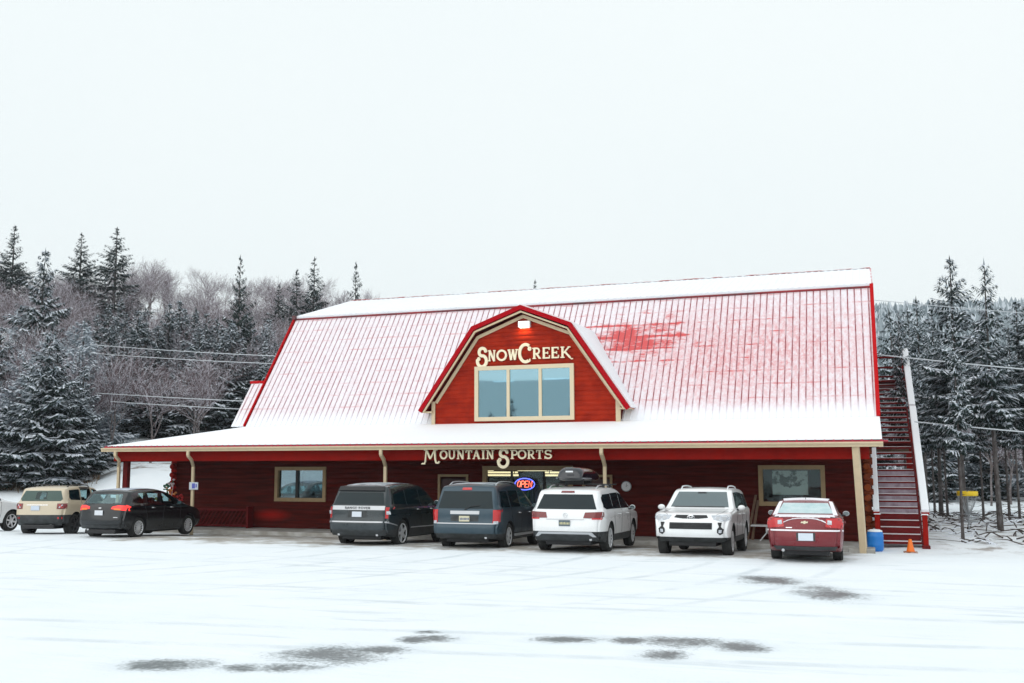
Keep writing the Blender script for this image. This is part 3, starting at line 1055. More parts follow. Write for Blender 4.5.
# ------------------------------------------------------------------ slab serif lettering
def arc(cx, cy, rx, ry, a0, a1, n=14):
    return [(cx + rx * math.cos(R(a0 + (a1 - a0) * k / n)), cy + ry * math.sin(R(a0 + (a1 - a0) * k / n))) for k in range(n + 1)]
T_ = .20   # heavy stroke
t_ = .13   # light stroke
def glyph(ch, w=1.0):
    """strokes of a unit-height letter: (points, width)"""
    s = .09
    def ser(x, y, l=.32): return ([(x - l / 2, y), (x + l / 2, y)], .10)
    if ch == 'N': return w, [([(.14, 0), (.14, 1)], t_), ([(.14, 1), (.82, 0)], T_), ([(.82, 0), (.82, 1)], t_), ser(.12, .05), ser(.10, .95), ser(.84, .95), ]
    if ch == 'O': return w, [(arc(.5, .5, .42, .43, 0, 360, 28), T_ * .95)]
    if ch == 'W': return 1.2, [([(.12, 1), (.38, .04)], T_), ([(.38, .04), (.6, .95)], t_), ([(.6, .95), (.84, .04)], T_), ([(.84, .04), (1.08, 1)], t_), ser(.12, .95), ser(.6, .95, .25), ser(1.08, .95)]
    if ch == 'C': return w, [(arc(.52, .5, .42, .43, 48, 318, 24), T_), ([(.8, .98), (.8, .68)], .11)]
    if ch == 'R': return w, [([(.2, 0), (.2, 1)], T_), ([(.2, .94)] + arc(.5, .7, .28, .24, 90, -90, 12) + [(.2, .46)], .15), ([(.46, .46), (.84, .05)], .18), ser(.2, .05, .38), ser(.14, .95), ser(.86, .05, .24)]
    if ch == 'E': return .9, [([(.2, 0), (.2, 1)], T_), ([(.08, .94), (.78, .94)], .12), ([(.2, .5), (.6, .5)], .11), ([(.08, .06), (.8, .06)], .12), ([(.76, .98), (.76, .76)], .09), ([(.79, .02), (.79, .28)], .09), ([(.6, .38), (.6, .62)], .08)]
    if ch == 'K': return w, [([(.2, 0), (.2, 1)], T_), ([(.3, .42), (.82, .95)], .13), ([(.42, .55), (.92, .02)] , .18), ([(.92, .02), (1.06, -.12), (1.2, -.08)], .10), ser(.2, .05, .38), ser(.2, .95, .34), ser(.84, .95, .26)]
    if ch == 'M': return 1.15, [([(.16, 0), (.2, 1)], .13), ([(.2, 1), (.58, .12)], T_), ([(.58, .12), (.94, 1)], t_), ([(.94, 1), (.98, 0)], T_), ser(.14, .95, .26), ser(1.0, .95, .26), ser(1.0, .05, .3), ser(.16, .05, .28)]
    if ch == 'U': return w, [([(.18, 1), (.18, .4)] + arc(.49, .4, .31, .34, 180, 360, 12) + [(.8, 1)], .16), ser(.18, .95), ser(.8, .95)]
    if ch == 'T': return .9, [([(.45, 0), (.45, .96)], T_), ([(.04, .94), (.86, .94)], .12), ([(.07, .98), (.07, .7)], .09), ([(.83, .98), (.83, .7)], .09), ser(.45, .05, .38)]
    if ch == 'A': return w, [([(.12, 0), (.48, 1)], t_), ([(.48, 1), (.86, 0)], T_), ([(.24, .34), (.7, .34)], .10), ser(.12, .05, .26), ser(.88, .05, .28)]
    if ch == 'I': return .5, [([(.25, 0), (.25, 1)], T_), ser(.25, .05, .4), ser(.25, .95, .4)]
    if ch == 'P': return .9, [([(.2, 0), (.2, 1)], T_), ([(.2, .94)] + arc(.5, .69, .3, .25, 90, -90, 12) + [(.2, .44)], .15), ser(.2, .05, .38), ser(.14, .95)]
    if ch == 'S': return .85, [(arc(.42, .71, .27, .22, 20, 262, 16) + arc(.42, .28, .30, .22, 80, -175, 16), .17), ([(.69, .98), (.69, .72)], .09), ([(.1, .02), (.1, .32)], .09)]
    if ch == 's': return .9, [(arc(.46, .73, .25, .21, 0, 255, 18) + arc(.42, .24, .34, .30, 75, -200, 24), .18), (arc(.18, .36, .07, .07, 0, 360, 10), .09), (arc(.70, .78, .05, .05, 0, 360, 10), .09)]
    if ch == 'c': return 1.0, [(arc(.5, .5, .42, .45, 55, 300, 24), .17), (arc(.78, .72, .07, .07, 0, 360, 10), .10), (arc(.70, .14, .1, .08, 180, 400, 10), .08)]
    if ch == 'm': return 1.25, [([(.02, -.34), (.14, -.38), (.26, -.2), (.34, 1)], .13), ([(.34, 1), (.68, .1)], .19), ([(.68, .1), (1.04, 1)], t_), ([(1.04, 1), (1.08, .1), (1.16, -.28), (1.34, -.3), (1.42, -.14)], .17), ser(.3, .95, .28), ser(1.08, .95, .28), ser(.1, -.38, .3)]
    return w, []

def ribbon(bm, pts, width, y0, y1):
    P2 = [Vector(p) for p in pts]
    closed = (P2[0] - P2[-1]).length < 1e-4
    if closed: P2 = P2[:-1]
    n = len(P2)
    Ls, Rs = [], []
    for i in range(n):
        if closed:
            d = (P2[(i + 1) % n] - P2[i - 1])
        else:
            d = P2[min(i + 1, n - 1)] - P2[max(i - 1, 0)]
        d = d.normalized() if d.length > 1e-9 else Vector((1, 0))
        k = Vector((-d.y, d.x)) * width / 2
        Ls.append(P2[i] + k); Rs.append(P2[i] - k)
    vf = [[(bm.verts.new((p.x, y, p.y))) for p in S] for y in (y0, y1) for S in (Ls, Rs)]
    lf, rf, lb, rb = vf
    m_ = n if closed else n - 1
    for i in range(m_):
        j = (i + 1) % n
        bm.faces.new((lf[i], lf[j], rf[j], rf[i]))
        bm.faces.new((lb[i], rb[i], rb[j], lb[j]))
        bm.faces.new((lf[i], lb[i], lb[j], lf[j]))
        bm.faces.new((rf[i], rf[j], rb[j], rb[i]))
    if not closed:
        bm.faces.new((lf[0], rf[0], rb[0], lb[0]))
        bm.faces.new((lf[-1], lb[-1], rb[-1], rf[-1]))

def sign_letters(root, spec, depth):
    """spec: (glyph, x0, x1, baseline z, height)"""
    for ch, x0, x1, zb_, h in spec:
        w_, st = glyph(ch)
        bm = BM()
        allx = [p[0] for s_ in st for p in s_[0]]
        lo_, hi_ = min(allx) - .06, max(allx) + .06
        sx = (x1 - x0) / (hi_ - lo_)
        for i, (pts, wd) in enumerate(st):
            ribbon(bm, [((p[0] - lo_) * sx, p[1] * h) for p in pts], wd * h * .92, -depth - .0012 * i, 0)
        bmesh.ops.recalc_face_normals(bm, faces=bm.faces)
        o = make('letter', bm, M['cream'], root)
        o.location = (x0 * UNIT, 0, zb_ * UNIT)

S1 = empty('sign_lettering', (-11.93, YD - .035, 5.56), label='cream slab-serif SnowCreek lettering above the dormer window', cat='sign')
k = .00896
lay = [('s', 258, 299, -.13, .60), ('N', 301, 333, 0, .36), ('O', 336, 374, 0, .36), ('W', 376, 420, 0, .36), ('c', 420, 468, -.09, .62), ('R', 470, 505, 0.02, .36), ('E', 508, 538, .02, .36), ('E', 541, 571, .02, .36), ('K', 574, 624, .02, .36)]
sign_letters(S1, [(c, (a - 258) * k, (b_ - 258) * k, z, h) for c, a, b_, z, h in lay], .05)
S2 = empty('sign_lettering', (-12.50, 27.0, 2.415), label='cream slab-serif Mountain Sports lettering on the red porch beam', cat='sign')
bm = BM(); box(bm, 0.0, 4.05, .03, .20, .10, .14); make('mounting_rail', bm, M['red_beam'], S2)
lay = [('m', 0, .62, -.02, .30), ('O', .62, .85, 0, .26), ('U', .87, 1.12, 0, .26), ('N', 1.14, 1.40, 0, .26), ('T', 1.42, 1.64, 0, .26), ('A', 1.64, 1.90, 0, .26), ('I', 1.92, 2.04, 0, .26), ('N', 2.06, 2.32, 0, .26),
       ('s', 2.42, 2.76, -.20, .50), ('P', 2.80, 3.03, 0, .26), ('O', 3.04, 3.29, 0, .26), ('R', 3.31, 3.56, 0, .26), ('T', 3.58, 3.80, 0, .26), ('S', 3.83, 4.05, 0, .26)]
sign_letters(S2, lay, .05)

# neon OPEN sign
OS = empty('open_sign', (-10.15, YW - .01, 1.64), label='lit neon OPEN sign with red letters in a blue oval', cat='sign')
bm = BM()
lathe(bm, [(0.001, 0), (.37, 0), (.37, .02), (.001, .02)], 32, 'Z', Matrix.Rotation(PI / 2, 4, 'X') )
bmesh.ops.transform(bm, matrix=Matrix.Diagonal((1.06, 1, .58, 1)), verts=bm.verts)
make('backing', bm, mat('dark sign backing', (.01, .012, .03), .5), OS)
bm = BM()
tube(bm, [(.375 * math.cos(a * PI / 20), -.035, .195 * math.sin(a * PI / 20)) for a in range(41)], .016, 8, cap=False)
make('neon_oval', bm, mat('lit blue neon', (.2, .3, .9), .4, emit=(.10, .14, 1.0), estr=2.2), OS)
nm = mat('lit red neon', (.9, .2, .1), .4, emit=(1.0, .16, .09), estr=2.6)
sl = .03
for i, ch in enumerate('OPEN'):
    bm = BM()
    x0 = -.285 + i * .145
    A = lambda u, v: (x0 + u * .115 + sl * v, -.045, -.105 + v * .21)
    if ch == 'O': st = [[A(.5 + .5 * math.cos(a * PI / 10), .5 + .5 * math.sin(a * PI / 10)) for a in range(21)]]
    if ch == 'P': st = [[A(0, 0), A(0, 1)], [A(0, 1), A(.6, 1), A(.95, .88), A(.95, .62), A(.6, .48), A(0, .48)]]
    if ch == 'E': st = [[A(.95, 0), A(0, 0), A(0, 1), A(.95, 1)], [A(0, .5), A(.75, .5)]]
    if ch == 'N': st = [[A(0, 0), A(0, 1), A(.95, 0), A(.95, 1)]]
    for s_ in st: tube(bm, s_, .013, 6)
    make('neon_letter', bm, nm, OS)
OS.scale = (.86, 1, .9)

# ------------------------------------------------------------------ outside stair
SX0, SX1 = .11, 1.27
STAIR = empty('outside_stair', ((SX0 + SX1) / 2, 29.1, 0), label='steep open-riser red wooden staircase with snow-topped rails at the right gable', cat='staircase')
Si = Matrix.Translation((-(SX0 + SX1) / 2, -29.1, 0))
def stair(name, bm, m, parent=None, **kw):
    bmesh.ops.transform(bm, matrix=Si, verts=bm.verts)
    return make(name, bm, m, parent or STAIR, **kw)
N1, RUN, RISE = 17, .262, .172
RIS = mat('riser board plastered with wind-blown snow', (.36, .31, .36), .8, noise=(5, .7, (.16, .10, .12)))
def flight(y0, z0, n):
    for i in range(n):
        y = y0 + i * RUN
        z = z0 + (i + 1) * RISE
        bm = BM()
        box(bm, SX0 + .06, SX1 - .06, y, y + .30, z - .06, z, bev=.006)
        o = stair('tread', bm, M['red_dark'])
        bm = BM()
        box(bm, SX0 + .08, SX1 - .08, y + .03, y + .25, z + .001, z + .016, bev=.006)
        stair('tread_snow', bm, M['snow'], o)
        if z0 == 0 and i < 11:
            bm = BM()
            box(bm, SX0 + .07, SX1 - .07, y + .26, y + .28, z - .0, z + RISE - .046)
            stair('riser', bm, M['red_dark'] if i < 4 else RIS, o)
flight(29.15, 0, N1)
YL, ZL = 29.15 + N1 * RUN, N1 * RISE
bm = BM()
box(bm, SX0 - .1, SX1 + .02, YL + .02, YL + .9, ZL - .14, ZL)
stair('landing', bm, M['red_dark'])
N2 = 13
flight(YL + .9, ZL, N2)
YT, ZT = YL + .9 + N2 * RUN, ZL + N2 * RISE
bm = BM()
box(bm, SX0 - .1, SX1, YT + .02, YT + 1.5, ZT - .18, ZT)
stair('landing', bm, M['red_dark'])
for x in (SX0 + .02, SX1 - .03):
    bm = BM()
    for (ya, za, yb_, zb_) in ((29.10, -.02, YL + .05, ZL - .08), (YL + .9, ZL - .04, YT + .05, ZT - .08)):
        d = Vector((yb_ - ya, zb_ - za)).normalized()
        prism_x(bm, [(ya, za), (yb_, zb_), (yb_, zb_ - .26), (ya + .25, za - .02)], x - .022, x + .022)
    bmesh.ops.recalc_face_normals(bm, faces=bm.faces)
    stair('stringer', bm, M['red_dark'])
# newels, legs, rails
def post(x, y, z0, z1, s=.13, m=None):
    bm = BM()
    box(bm, x - s / 2, x + s / 2, y - s / 2, y + s / 2, z0, z1, bev=.008)
    return stair('newel', bm, m or M['red_beam'])
for x in (SX0, SX1 + .03):
    p = post(x, 29.04, -.02, .90)
    bm = BM(); box(bm, x - .085, x + .085, 28.955, 29.125, .901, .925); stair('cap', bm, M['snow'], p)
    post(x, YL + .45, -.02, ZL + 1.0)
    post(x, YT + .1, -.02, ZT + 1.0)
    post(x, YT + 1.4, -.02, ZT + 1.0)
    bm = BM(); box(bm, x - .1, x + .1, 28.94, 29.14, -.02, .10, bev=.01); stair('newel_base', bm, M['red_dark'])
for x, wd in ((SX0 - .02, .16), (SX1 + .05, .20)):
    for (ya, za, yb_, zb_) in ((29.06, .92, YL + .3, ZL + 1.0), (YL + .6, ZL + 1.06, YT + .1, ZT + 1.02)):
        bm = BM()
        beam_between(bm, (x, ya, za), (x, yb_, zb_), wd, .05)
        rl_ = stair('handrail', bm, M['red_beam'])
        bm = BM()
        beam_between(bm, (x, ya, za + .085), (x, yb_, zb_ + .085), wd + .0, .12, bev=.02)
        stair('rail_snow', bm, M['snow'], rl_)
        bm = BM()
        beam_between(bm, (x - .01, ya + .05, za - .36), (x - .01, yb_, zb_ - .36), .045, .12)
        stair('mid_rail', bm, M['red_beam'])
for z in (.28, .62, 1.0):
    bm = BM()
    box(bm, SX0 - .08, SX1 - .04, YT + 1.36, YT + 1.42, ZT + z - .07, ZT + z)
    stair('guard_rail', bm, M['red_dark'])
bm = BM()
box(bm, SX0 + .1, SX1 - .1, YL + .5, YL + .6, ZL - .34, ZL - .145)
stair('cross_beam', bm, M['wood_raw'])
bm = BM()
box(bm, SX0 + .06, SX1 - .06, 31.9, 31.98, 1.10, 1.25)
stair('cross_beam', bm, mat('pale brace board', (.40, .25, .11), .7))
# ------------------------------------------------------------------ vehicles
UNIT, DATUM = 1.0, 0.0

def paint(name, col, rough=0.3, metal=0.0, coat=0.6, dust=0.35, dustcol=(0.42, 0.42, 0.42)):
    """car paint with road salt and dirt on the lower body"""
    m = bpy.data.materials.new(name)
    m.use_nodes = True
    g = G(m)
    b = g.n['Principled BSDF']
    t = g.node('ShaderNodeTexCoord').outputs['Object']
    sp = g.node('ShaderNodeSeparateXYZ')
    g.l.new(t, sp.inputs[0])
    n = g.noise(t, 3.5, 6, 0.65)
    f = g.math('MULTIPLY', g.rng(sp.outputs[2], 0.95, 0.35), g.rng(n, 0.35, 0.7))
    f = g.math('MULTIPLY', f, dust)
    g.l.new(g.mix(f, col, dustcol), b.inputs['Base Color'])
    g.l.new(g.rng(f, 0, 0.4, rough, 0.75), b.inputs['Roughness'])
    b.inputs['Metallic'].default_value = metal
    b.inputs['Coat Weight'].default_value = coat
    b.inputs['Coat Roughness'].default_value = 0.08
    return m

M['lamp_red'] = mat('red lamp lens', (0.45, 0.012, 0.015), 0.15, coat=.6, emit=(1, .02, .02), estr=.06)
M['lamp_lit'] = mat('lit red lamp lens', (0.6, 0.02, 0.02), 0.2, emit=(1.0, .05, .04), estr=.75)
M['lamp_dark'] = mat('dark red lamp lens', (0.16, 0.006, 0.008), 0.15, coat=.6)
M['lamp_clear'] = mat('clear lamp lens', (0.42, 0.45, 0.50), 0.12, coat=.6, noise=(14, .8, (.75, .78, .82)))
M['lamp_orange'] = mat('orange lamp lens', (0.8, 0.2, 0.02), 0.2)
M['seat'] = mat('dark seat cloth', (0.02, 0.02, 0.022), 0.9)
M['cladding'] = mat('black textured cladding', (0.014, 0.017, 0.018), 0.5, noise=(6, .6, (.05, .055, .06)))
M['pane_tint'] = glass_mat('half tinted car glass', (.4, .5, .5), .1, (.25, .35, .36))
M['silver'] = mat('silver trim', (0.5, 0.51, 0.53), 0.35, metal=.6)

def resample(pts, n):
    P_ = [Vector(p) for p in pts]
    for _ in range(3):                      # corner cutting rounds the outline
        Q = [P_[0]]
        for a, c in zip(P_, P_[1:]):
            Q += [a.lerp(c, .22), a.lerp(c, .78)]
        Q.append(P_[-1])
        P_ = Q
    L = [0]
    for a, c in zip(P_, P_[1:]):
        L.append(L[-1] + (c - a).length)
    out, k = [], 0
    for i in range(n):
        s = L[-1] * i / (n - 1)
        while k < len(L) - 2 and L[k + 1] < s:
            k += 1
        f = (s - L[k]) / max(1e-9, L[k + 1] - L[k])
        out.append(P_[k].lerp(P_[k + 1], min(1, f)))
    return out

class Car:
    def __init__(s, name, loc, yaw, sp, paint_m, label, cat, pitch=-1.6):
        s.sp = sp
        s.m = paint_m
        s.root = empty(name, loc, 0, label=label, cat=cat)
        s.root.rotation_euler = (Matrix.Rotation(R(yaw), 3, 'Z') @ Matrix.Rotation(R(pitch), 3, 'X')).to_euler()
        s.build_body()
    def W(s, y, z):
        sp = s.sp
        y0, y1 = sp['top'][0][0] - .04, sp['top'][-1][0] + .04
        yc, hl = (y0 + y1) / 2, (y1 - y0) / 2
        w = sp['w']
        Rc = sp.get('rc', .5)
        e = max(0, abs(y - yc) - (hl - Rc)) / Rc
        e = min(1, e)
        w -= sp.get('taper', .20) * (1 - math.sqrt(max(0, 1 - e * e * .96)))
        zb = sp['belt']
        if z > zb:
            w -= sp.get('shoulder', .035) * sstep(zb, zb + .07, z) + (z - zb) * sp.get('tumble', .24)
        else:
            w -= .10 * ((zb - z) / zb) ** 2 * .5 + .02 * sstep(.55, .35, z)
            w += .012 * math.exp(-((z - zb + .10) / .05) ** 2)
        return w
    def build_body(s):
        sp = s.sp
        N = 120
        top = resample(sp['top'], N)
        zb0 = sp['clear']
        ya, yb_ = top[0].x, top[-1].x
        bot = []
        for i, p in enumerate(top):
            y = .88 * min(max(p.x, ya + .05), yb_ - .05) + .12 * (ya + (yb_ - ya) * i / (N - 1))
            lift = .13 * (sstep(ya + .6, ya, y) + sstep(yb_ - .6, yb_, y))
            bot.append(Vector((y, zb0 + lift)))
        ring = top + bot[::-1]
        n = len(ring)
        nor = []
        for i in range(n):
            d = ring[(i + 1) % n] - ring[i - 1]
            if d.length < 1e-6: d = Vector((1, 0))
            d.normalize()
            nor.append(Vector((d.y, -d.x)))      # inward for this winding
        # orient inward
        c = sum(ring, Vector((0, 0))) / n
        if (c - ring[N // 2]).dot(nor[N // 2]) < 0:
            nor = [-v for v in nor]
        rb = .07
        fr = rb / sp['w']
        st = [(t, 0.0) for t in (0, .2, .4, .6, .75, .86)]
        for ph in (20, 40, 58, 74, 90):
            st.append((1 - fr * (1 - math.sin(R(ph))), (1 - math.cos(R(ph)))))
        bm = BM()
        half = []
        bow = sp.get('bow', .07)
        yc, hl = (ya + yb_) / 2, (yb_ - ya) / 2
        def place(t, ins, i):
            p = ring[i]
            r_ = rb * (1.0 + 1.1 * sstep(sp['belt'], sp['belt'] + .35, p.y))
            q = p + nor[i] * (ins * r_)
            u = (p.x - yc) / hl
            yy = q.x - (bow * t * t) * (1 if u > 0 else -1) * min(1, abs(u)) ** 6
            zz = q.y - .035 * t * t * sstep(sp['belt'], sp['belt'] + .5, p.y)
            return t * s.W(q.x, q.y), yy, zz
        grids = {}
        for sgn in (-1, 1):
            for k, (t, ins) in enumerate(st):
                if k == 0 and sgn == 1:
                    grids[(1, 0)] = grids[(-1, 0)]
                    continue
                row = []
                for i in range(n):
                    x, y, z = place(t, ins, i)
                    row.append(bm.verts.new((sgn * x, y, z)))
                grids[(sgn, k)] = row
            for k in range(len(st) - 1):
                a, c_ = grids[(sgn, k)], grids[(sgn, k + 1)]
                for i in range(n):
                    j = (i + 1) % n
                    bm.faces.new((a[i], a[j], c_[j], c_[i]))
            last = grids[(sgn, len(st) - 1)]
            K = 16
            cols = []
            for i in range(N):
                a, c_ = last[i], last[n - 1 - i]
                col_ = [a]
                for k in range(1, K):
                    f = k / K
                    y = a.co.y + (c_.co.y - a.co.y) * f
                    z = a.co.z + (c_.co.z - a.co.z) * f
                    col_.append(bm.verts.new((sgn * s.W(y, z), y, z)))
                col_.append(c_)
                cols.append(col_)
            for i in range(N - 1):
                for k in range(K):
                    bm.faces.new((cols[i][k], cols[i + 1][k], cols[i + 1][k + 1], cols[i][k + 1]))
        bmesh.ops.remove_doubles(bm, verts=bm.verts, dist=1e-5)
        bmesh.ops.recalc_face_normals(bm, faces=bm.faces)
        s.bvh = BVHTree.FromBMesh(bm)
        me = bpy.data.meshes.new('body')
        bm.to_mesh(me)
        bm.free()
        tmp = bpy.data.objects.new('body', me)
        me.materials.append(s.m)
        me.materials.append(M['black'])
        COL.objects.link(tmp)
        # cut the wheel arches (and the see-through cabin) out of the body
        cb = BM()
        ra = sp['tr'] + sp.get('gap', .055)
        for y in (0, sp['wb']):
            for sgn in (-1, 1):
                Mx = Matrix.Translation((0, y, sp['tr'] + .01))
                lathe(cb, [(ra, sgn * (sp['w'] - .34)), (ra, sgn * (sp['w'] + .3))], 40, 'X', Mx)
        cutters = []
        def flush():
            nonlocal cb
            bmesh.ops.recalc_face_normals(cb, faces=cb.faces)
            cutters.append(cb)
            cb = BM()
        flush()
        if sp.get('cabin'):
            prism_x(cb, sp['inner'], -.66, .66); flush()
            for poly in sp['cabin']:
                prism_x(cb, poly, -sp['w'] - .3, sp['w'] + .3)
            flush()
            prism_y(cb, sp['ws'], 1.3, 3.2); prism_y(cb, sp['rw'], -1.2, .2); flush()
        for cb in cutters:
            if not cb.faces: continue
            cm = bpy.data.meshes.new('cut')
            cb.to_mesh(cm)
            cb.free()
            co = bpy.data.objects.new('cut', cm)
            COL.objects.link(co)
            md = tmp.modifiers.new('b', 'BOOLEAN')
            md.operation = 'DIFFERENCE'
            md.object = co
            md.solver = 'EXACT'
            dg = bpy.context.evaluated_depsgraph_get()
            nm = bpy.data.meshes.new_from_object(tmp.evaluated_get(dg))
            tmp.modifiers.clear()
            tmp.data = nm
            bpy.data.objects.remove(co)
        bpy.data.objects.remove(tmp)
        bm = BM()
        bm.from_mesh(nm)
        for (zc, ymax) in sp.get('clad', []):
            bmesh.ops.bisect_plane(bm, geom=bm.verts[:] + bm.edges[:] + bm.faces[:], plane_co=(0, 0, zc), plane_no=(0, 0, 1))
        for f in bm.faces:
            c_ = f.calc_center_median()
            for (zc, ymax) in sp.get('clad', []):
                if c_.z < zc and c_.y < ymax:
                    f.material_index = 2
            for y in (0, sp['wb']):
                if math.hypot(c_.y - y, c_.z - sp['tr'] - .01) < ra + .003 and abs(c_.x) > .3:
                    if abs(f.normal.x) < .5 or abs(c_.x) < sp['w'] - .3:
                        f.material_index = 1
            if c_.z < sp['clear'] + .02 and f.normal.z < -.7:
                f.material_index = 1
            if sp.get('cabin') and c_.z > .7 and (s.bvh.find_nearest(c_)[3] or 0) > .010:
                f.material_index = 1
        me = bpy.data.meshes.new('body')
        smooth_by_angle(bm, 32)
        bm.to_mesh(me)
        bm.free()
        me.materials.append(s.m)
        me.materials.append(M['black'])
        me.materials.append(M['cladding'])
        s.body = bpy.data.objects.new('body', me)
        COL.objects.link(s.body)
        s.body.parent = s.root
    def hit(s, axis, sgn, a, c):
        """point and normal on the body: axis 'X' (a,c)=(y,z); axis 'Y' (a,c)=(x,z); axis 'Z' (a,c)=(x,y)"""
        if axis == 'X': o, d = Vector((sgn * 3, a, c)), Vector((-sgn, 0, 0))
        elif axis == 'Y': o, d = Vector((a, s.sp['wb'] / 2 + sgn * 6, c)), Vector((0, -sgn, 0))
        else: o, d = Vector((a, c, 4)), Vector((0, 0, -1))
        p, nrm, _, _ = s.bvh.ray_cast(o, d)
        return p, nrm
    def panel_into(s, bm, axis, sgn, poly, off, cell=.07, mi=0):
        t = BM()
        vs_ = [t.verts.new((p[0], p[1], 0)) for p in poly]
        f = t.faces.new(vs_)
        if f.normal.z < 0: f.normal_flip()
        xs_ = [p[0] for p in poly]; ys_ = [p[1] for p in poly]
        for k, (lo, hi) in enumerate(((min(xs_), max(xs_)), (min(ys_), max(ys_)))):
            m_ = max(1, int((hi - lo) / cell))
            for i in range(1, m_):
                v = lo + (hi - lo) * i / m_
                co = Vector((v, 0, 0)) if k == 0 else Vector((0, v, 0))
                no_ = Vector((1, 0, 0)) if k == 0 else Vector((0, 1, 0))
                bmesh.ops.bisect_plane(t, geom=t.verts[:] + t.edges[:] + t.faces[:], plane_co=co, plane_no=no_)
        mp, under, nrm_of = {}, {}, {}
        for v in t.verts:
            p, nn_ = s.hit(axis, sgn, v.co.x, v.co.y)
            if p is None or abs(nn_[0 if axis == 'X' else 1 if axis == 'Y' else 2]) < (.45 if axis == 'X' else .12): continue
            nrm_of[v] = nn_
            mp[v] = bm.verts.new(p + nn_ * off)
            under[v] = p - nn_ * .006
        for f in t.faces:
            if all(v in mp for v in f.verts):
                nf = bm.faces.new([mp[v] for v in f.verts])
                nf.material_index = mi
                nf.normal_update()
                if nf.normal.dot(nrm_of[f.verts[0]]) < 0:
                    nf.normal_flip()
                nf.smooth = True
        for e in t.edges:
            if len(e.link_faces) == 1 and all(v in mp for v in e.verts):
                a, c = e.verts
                ua, uc = bm.verts.new(under[a]), bm.verts.new(under[c])
                nf = bm.faces.new((mp[a], mp[c], uc, ua))
                nf.material_index = mi
        t.free()
    def panel(s, name, m, patches, parent=None, off=.004, cell=.07, **kw):
        """patches: (axis, sign, polygon)"""
        bm = BM()
        for ax, sg, poly in patches:
            s.panel_into(bm, ax, sg, poly, off, cell)
        return make(name, bm, m, parent or s.root, smooth=40, **kw)
    def strip(s, name, m, axis, sgn, pts, rad, parent=None, out=0.0):
        P_ = []
        for a, c in zip(pts, pts[1:]):
            n = max(1, int(math.hypot(c[0] - a[0], c[1] - a[1]) / .08))
            for i in range(n):
                P_.append((a[0] + (c[0] - a[0]) * i / n, a[1] + (c[1] - a[1]) * i / n))
        P_.append(pts[-1])
        q = []
        for p in P_:
            h, nn_ = s.hit(axis, sgn, *p)
            if h is not None: q.append(h + nn_ * out)
        if len(q) < 2: return
        bm = BM()
        tube(bm, q, rad, 6)
        return make(name, bm, m, parent or s.root, smooth=60)
    def wheels(s, style, rim_m):
        sp = s.sp
        r, wt = sp['tr'], .235
        rr = r * sp.get('rimf', .68)
        for y in (0, sp['wb']):
            for sg in (-1, 1):
                bm = BM()
                x0 = sp['w'] - .035 - wt / 2
                prof = [(rr * .99, -wt * .42), (rr * 1.05, -wt * .5), (r * .93, -wt * .5), (r * .985, -wt * .42), (r, -wt * .2), (r, wt * .2), (r * .985, wt * .42), (r * .93, wt * .5), (rr * 1.05, wt * .5), (rr * .99, wt * .42)]
                lathe(bm, prof, 36, 'X', cap=False)
                wh = make('wheel', bm, M['rubber'], s.root, smooth=40)
                wh.location = (sg * x0, y, r)
                bm = BM()
                xo = sg * wt * .5
                # barrel ring and dark well
                lathe(bm, [(rr * 1.0, xo * .80), (rr * 1.0, xo * .985), (rr * .93, xo * 1.0), (rr * .88, xo * .85)], 36, 'X', cap=False)
                lathe(bm, [(rr * .97, xo * .50), (.02, xo * .50)], 24, 'X', mi=1)
                ns = style
                for k in range(ns):
                    a = 2 * PI * k / ns + .3
                    Rm = Matrix.Rotation(a, 4, 'X')
                    w0 = min(.5, 2.1 / ns) * rr * .5
                    vs_ = [bm.verts.new(v) for v in ((xo * .93, -w0 * .8, .04), (xo * .93, w0 * .8, .04), (xo * .96, w0 * .55, rr * .95), (xo * .96, -w0 * .55, rr * .95),
                                                     (xo * .6, -w0 * .8, .04), (xo * .6, w0 * .8, .04), (xo * .7, w0 * .6, rr * .95), (xo * .7, -w0 * .6, rr * .95))]
                    for f in ((0, 1, 2, 3), (4, 7, 6, 5), (0, 4, 5, 1), (1, 5, 6, 2), (2, 6, 7, 3), (3, 7, 4, 0)):
                        bm.faces.new([vs_[i] for i in f])
                    bmesh.ops.transform(bm, matrix=Rm, verts=vs_)
                lathe(bm, [(rr * .24, xo * .55), (rr * .24, xo * .93), (rr * .16, xo * .99), (.01, xo * .995)], 16, 'X')
                bmesh.ops.recalc_face_normals(bm, faces=bm.faces)
                make('rim', bm, [rim_m, M['black']], wh, smooth=35)
        # axle and underbody so the car is not hollow underneath
        bm = BM()
        box(bm, -sp['w'] * .62, sp['w'] * .62, -.75, sp['wb'] + .6, sp['clear'] - .06, sp['clear'] + .08, bev=.03)
        make('underbody', bm, M['black'], s.root)
        for y in (0, sp['wb']):
            bm = BM()
            tube(bm, [(-sp['w'] + .3, y, r), (sp['w'] - .3, y, r)], .05)
            make('axle', bm, M['black'], s.root)
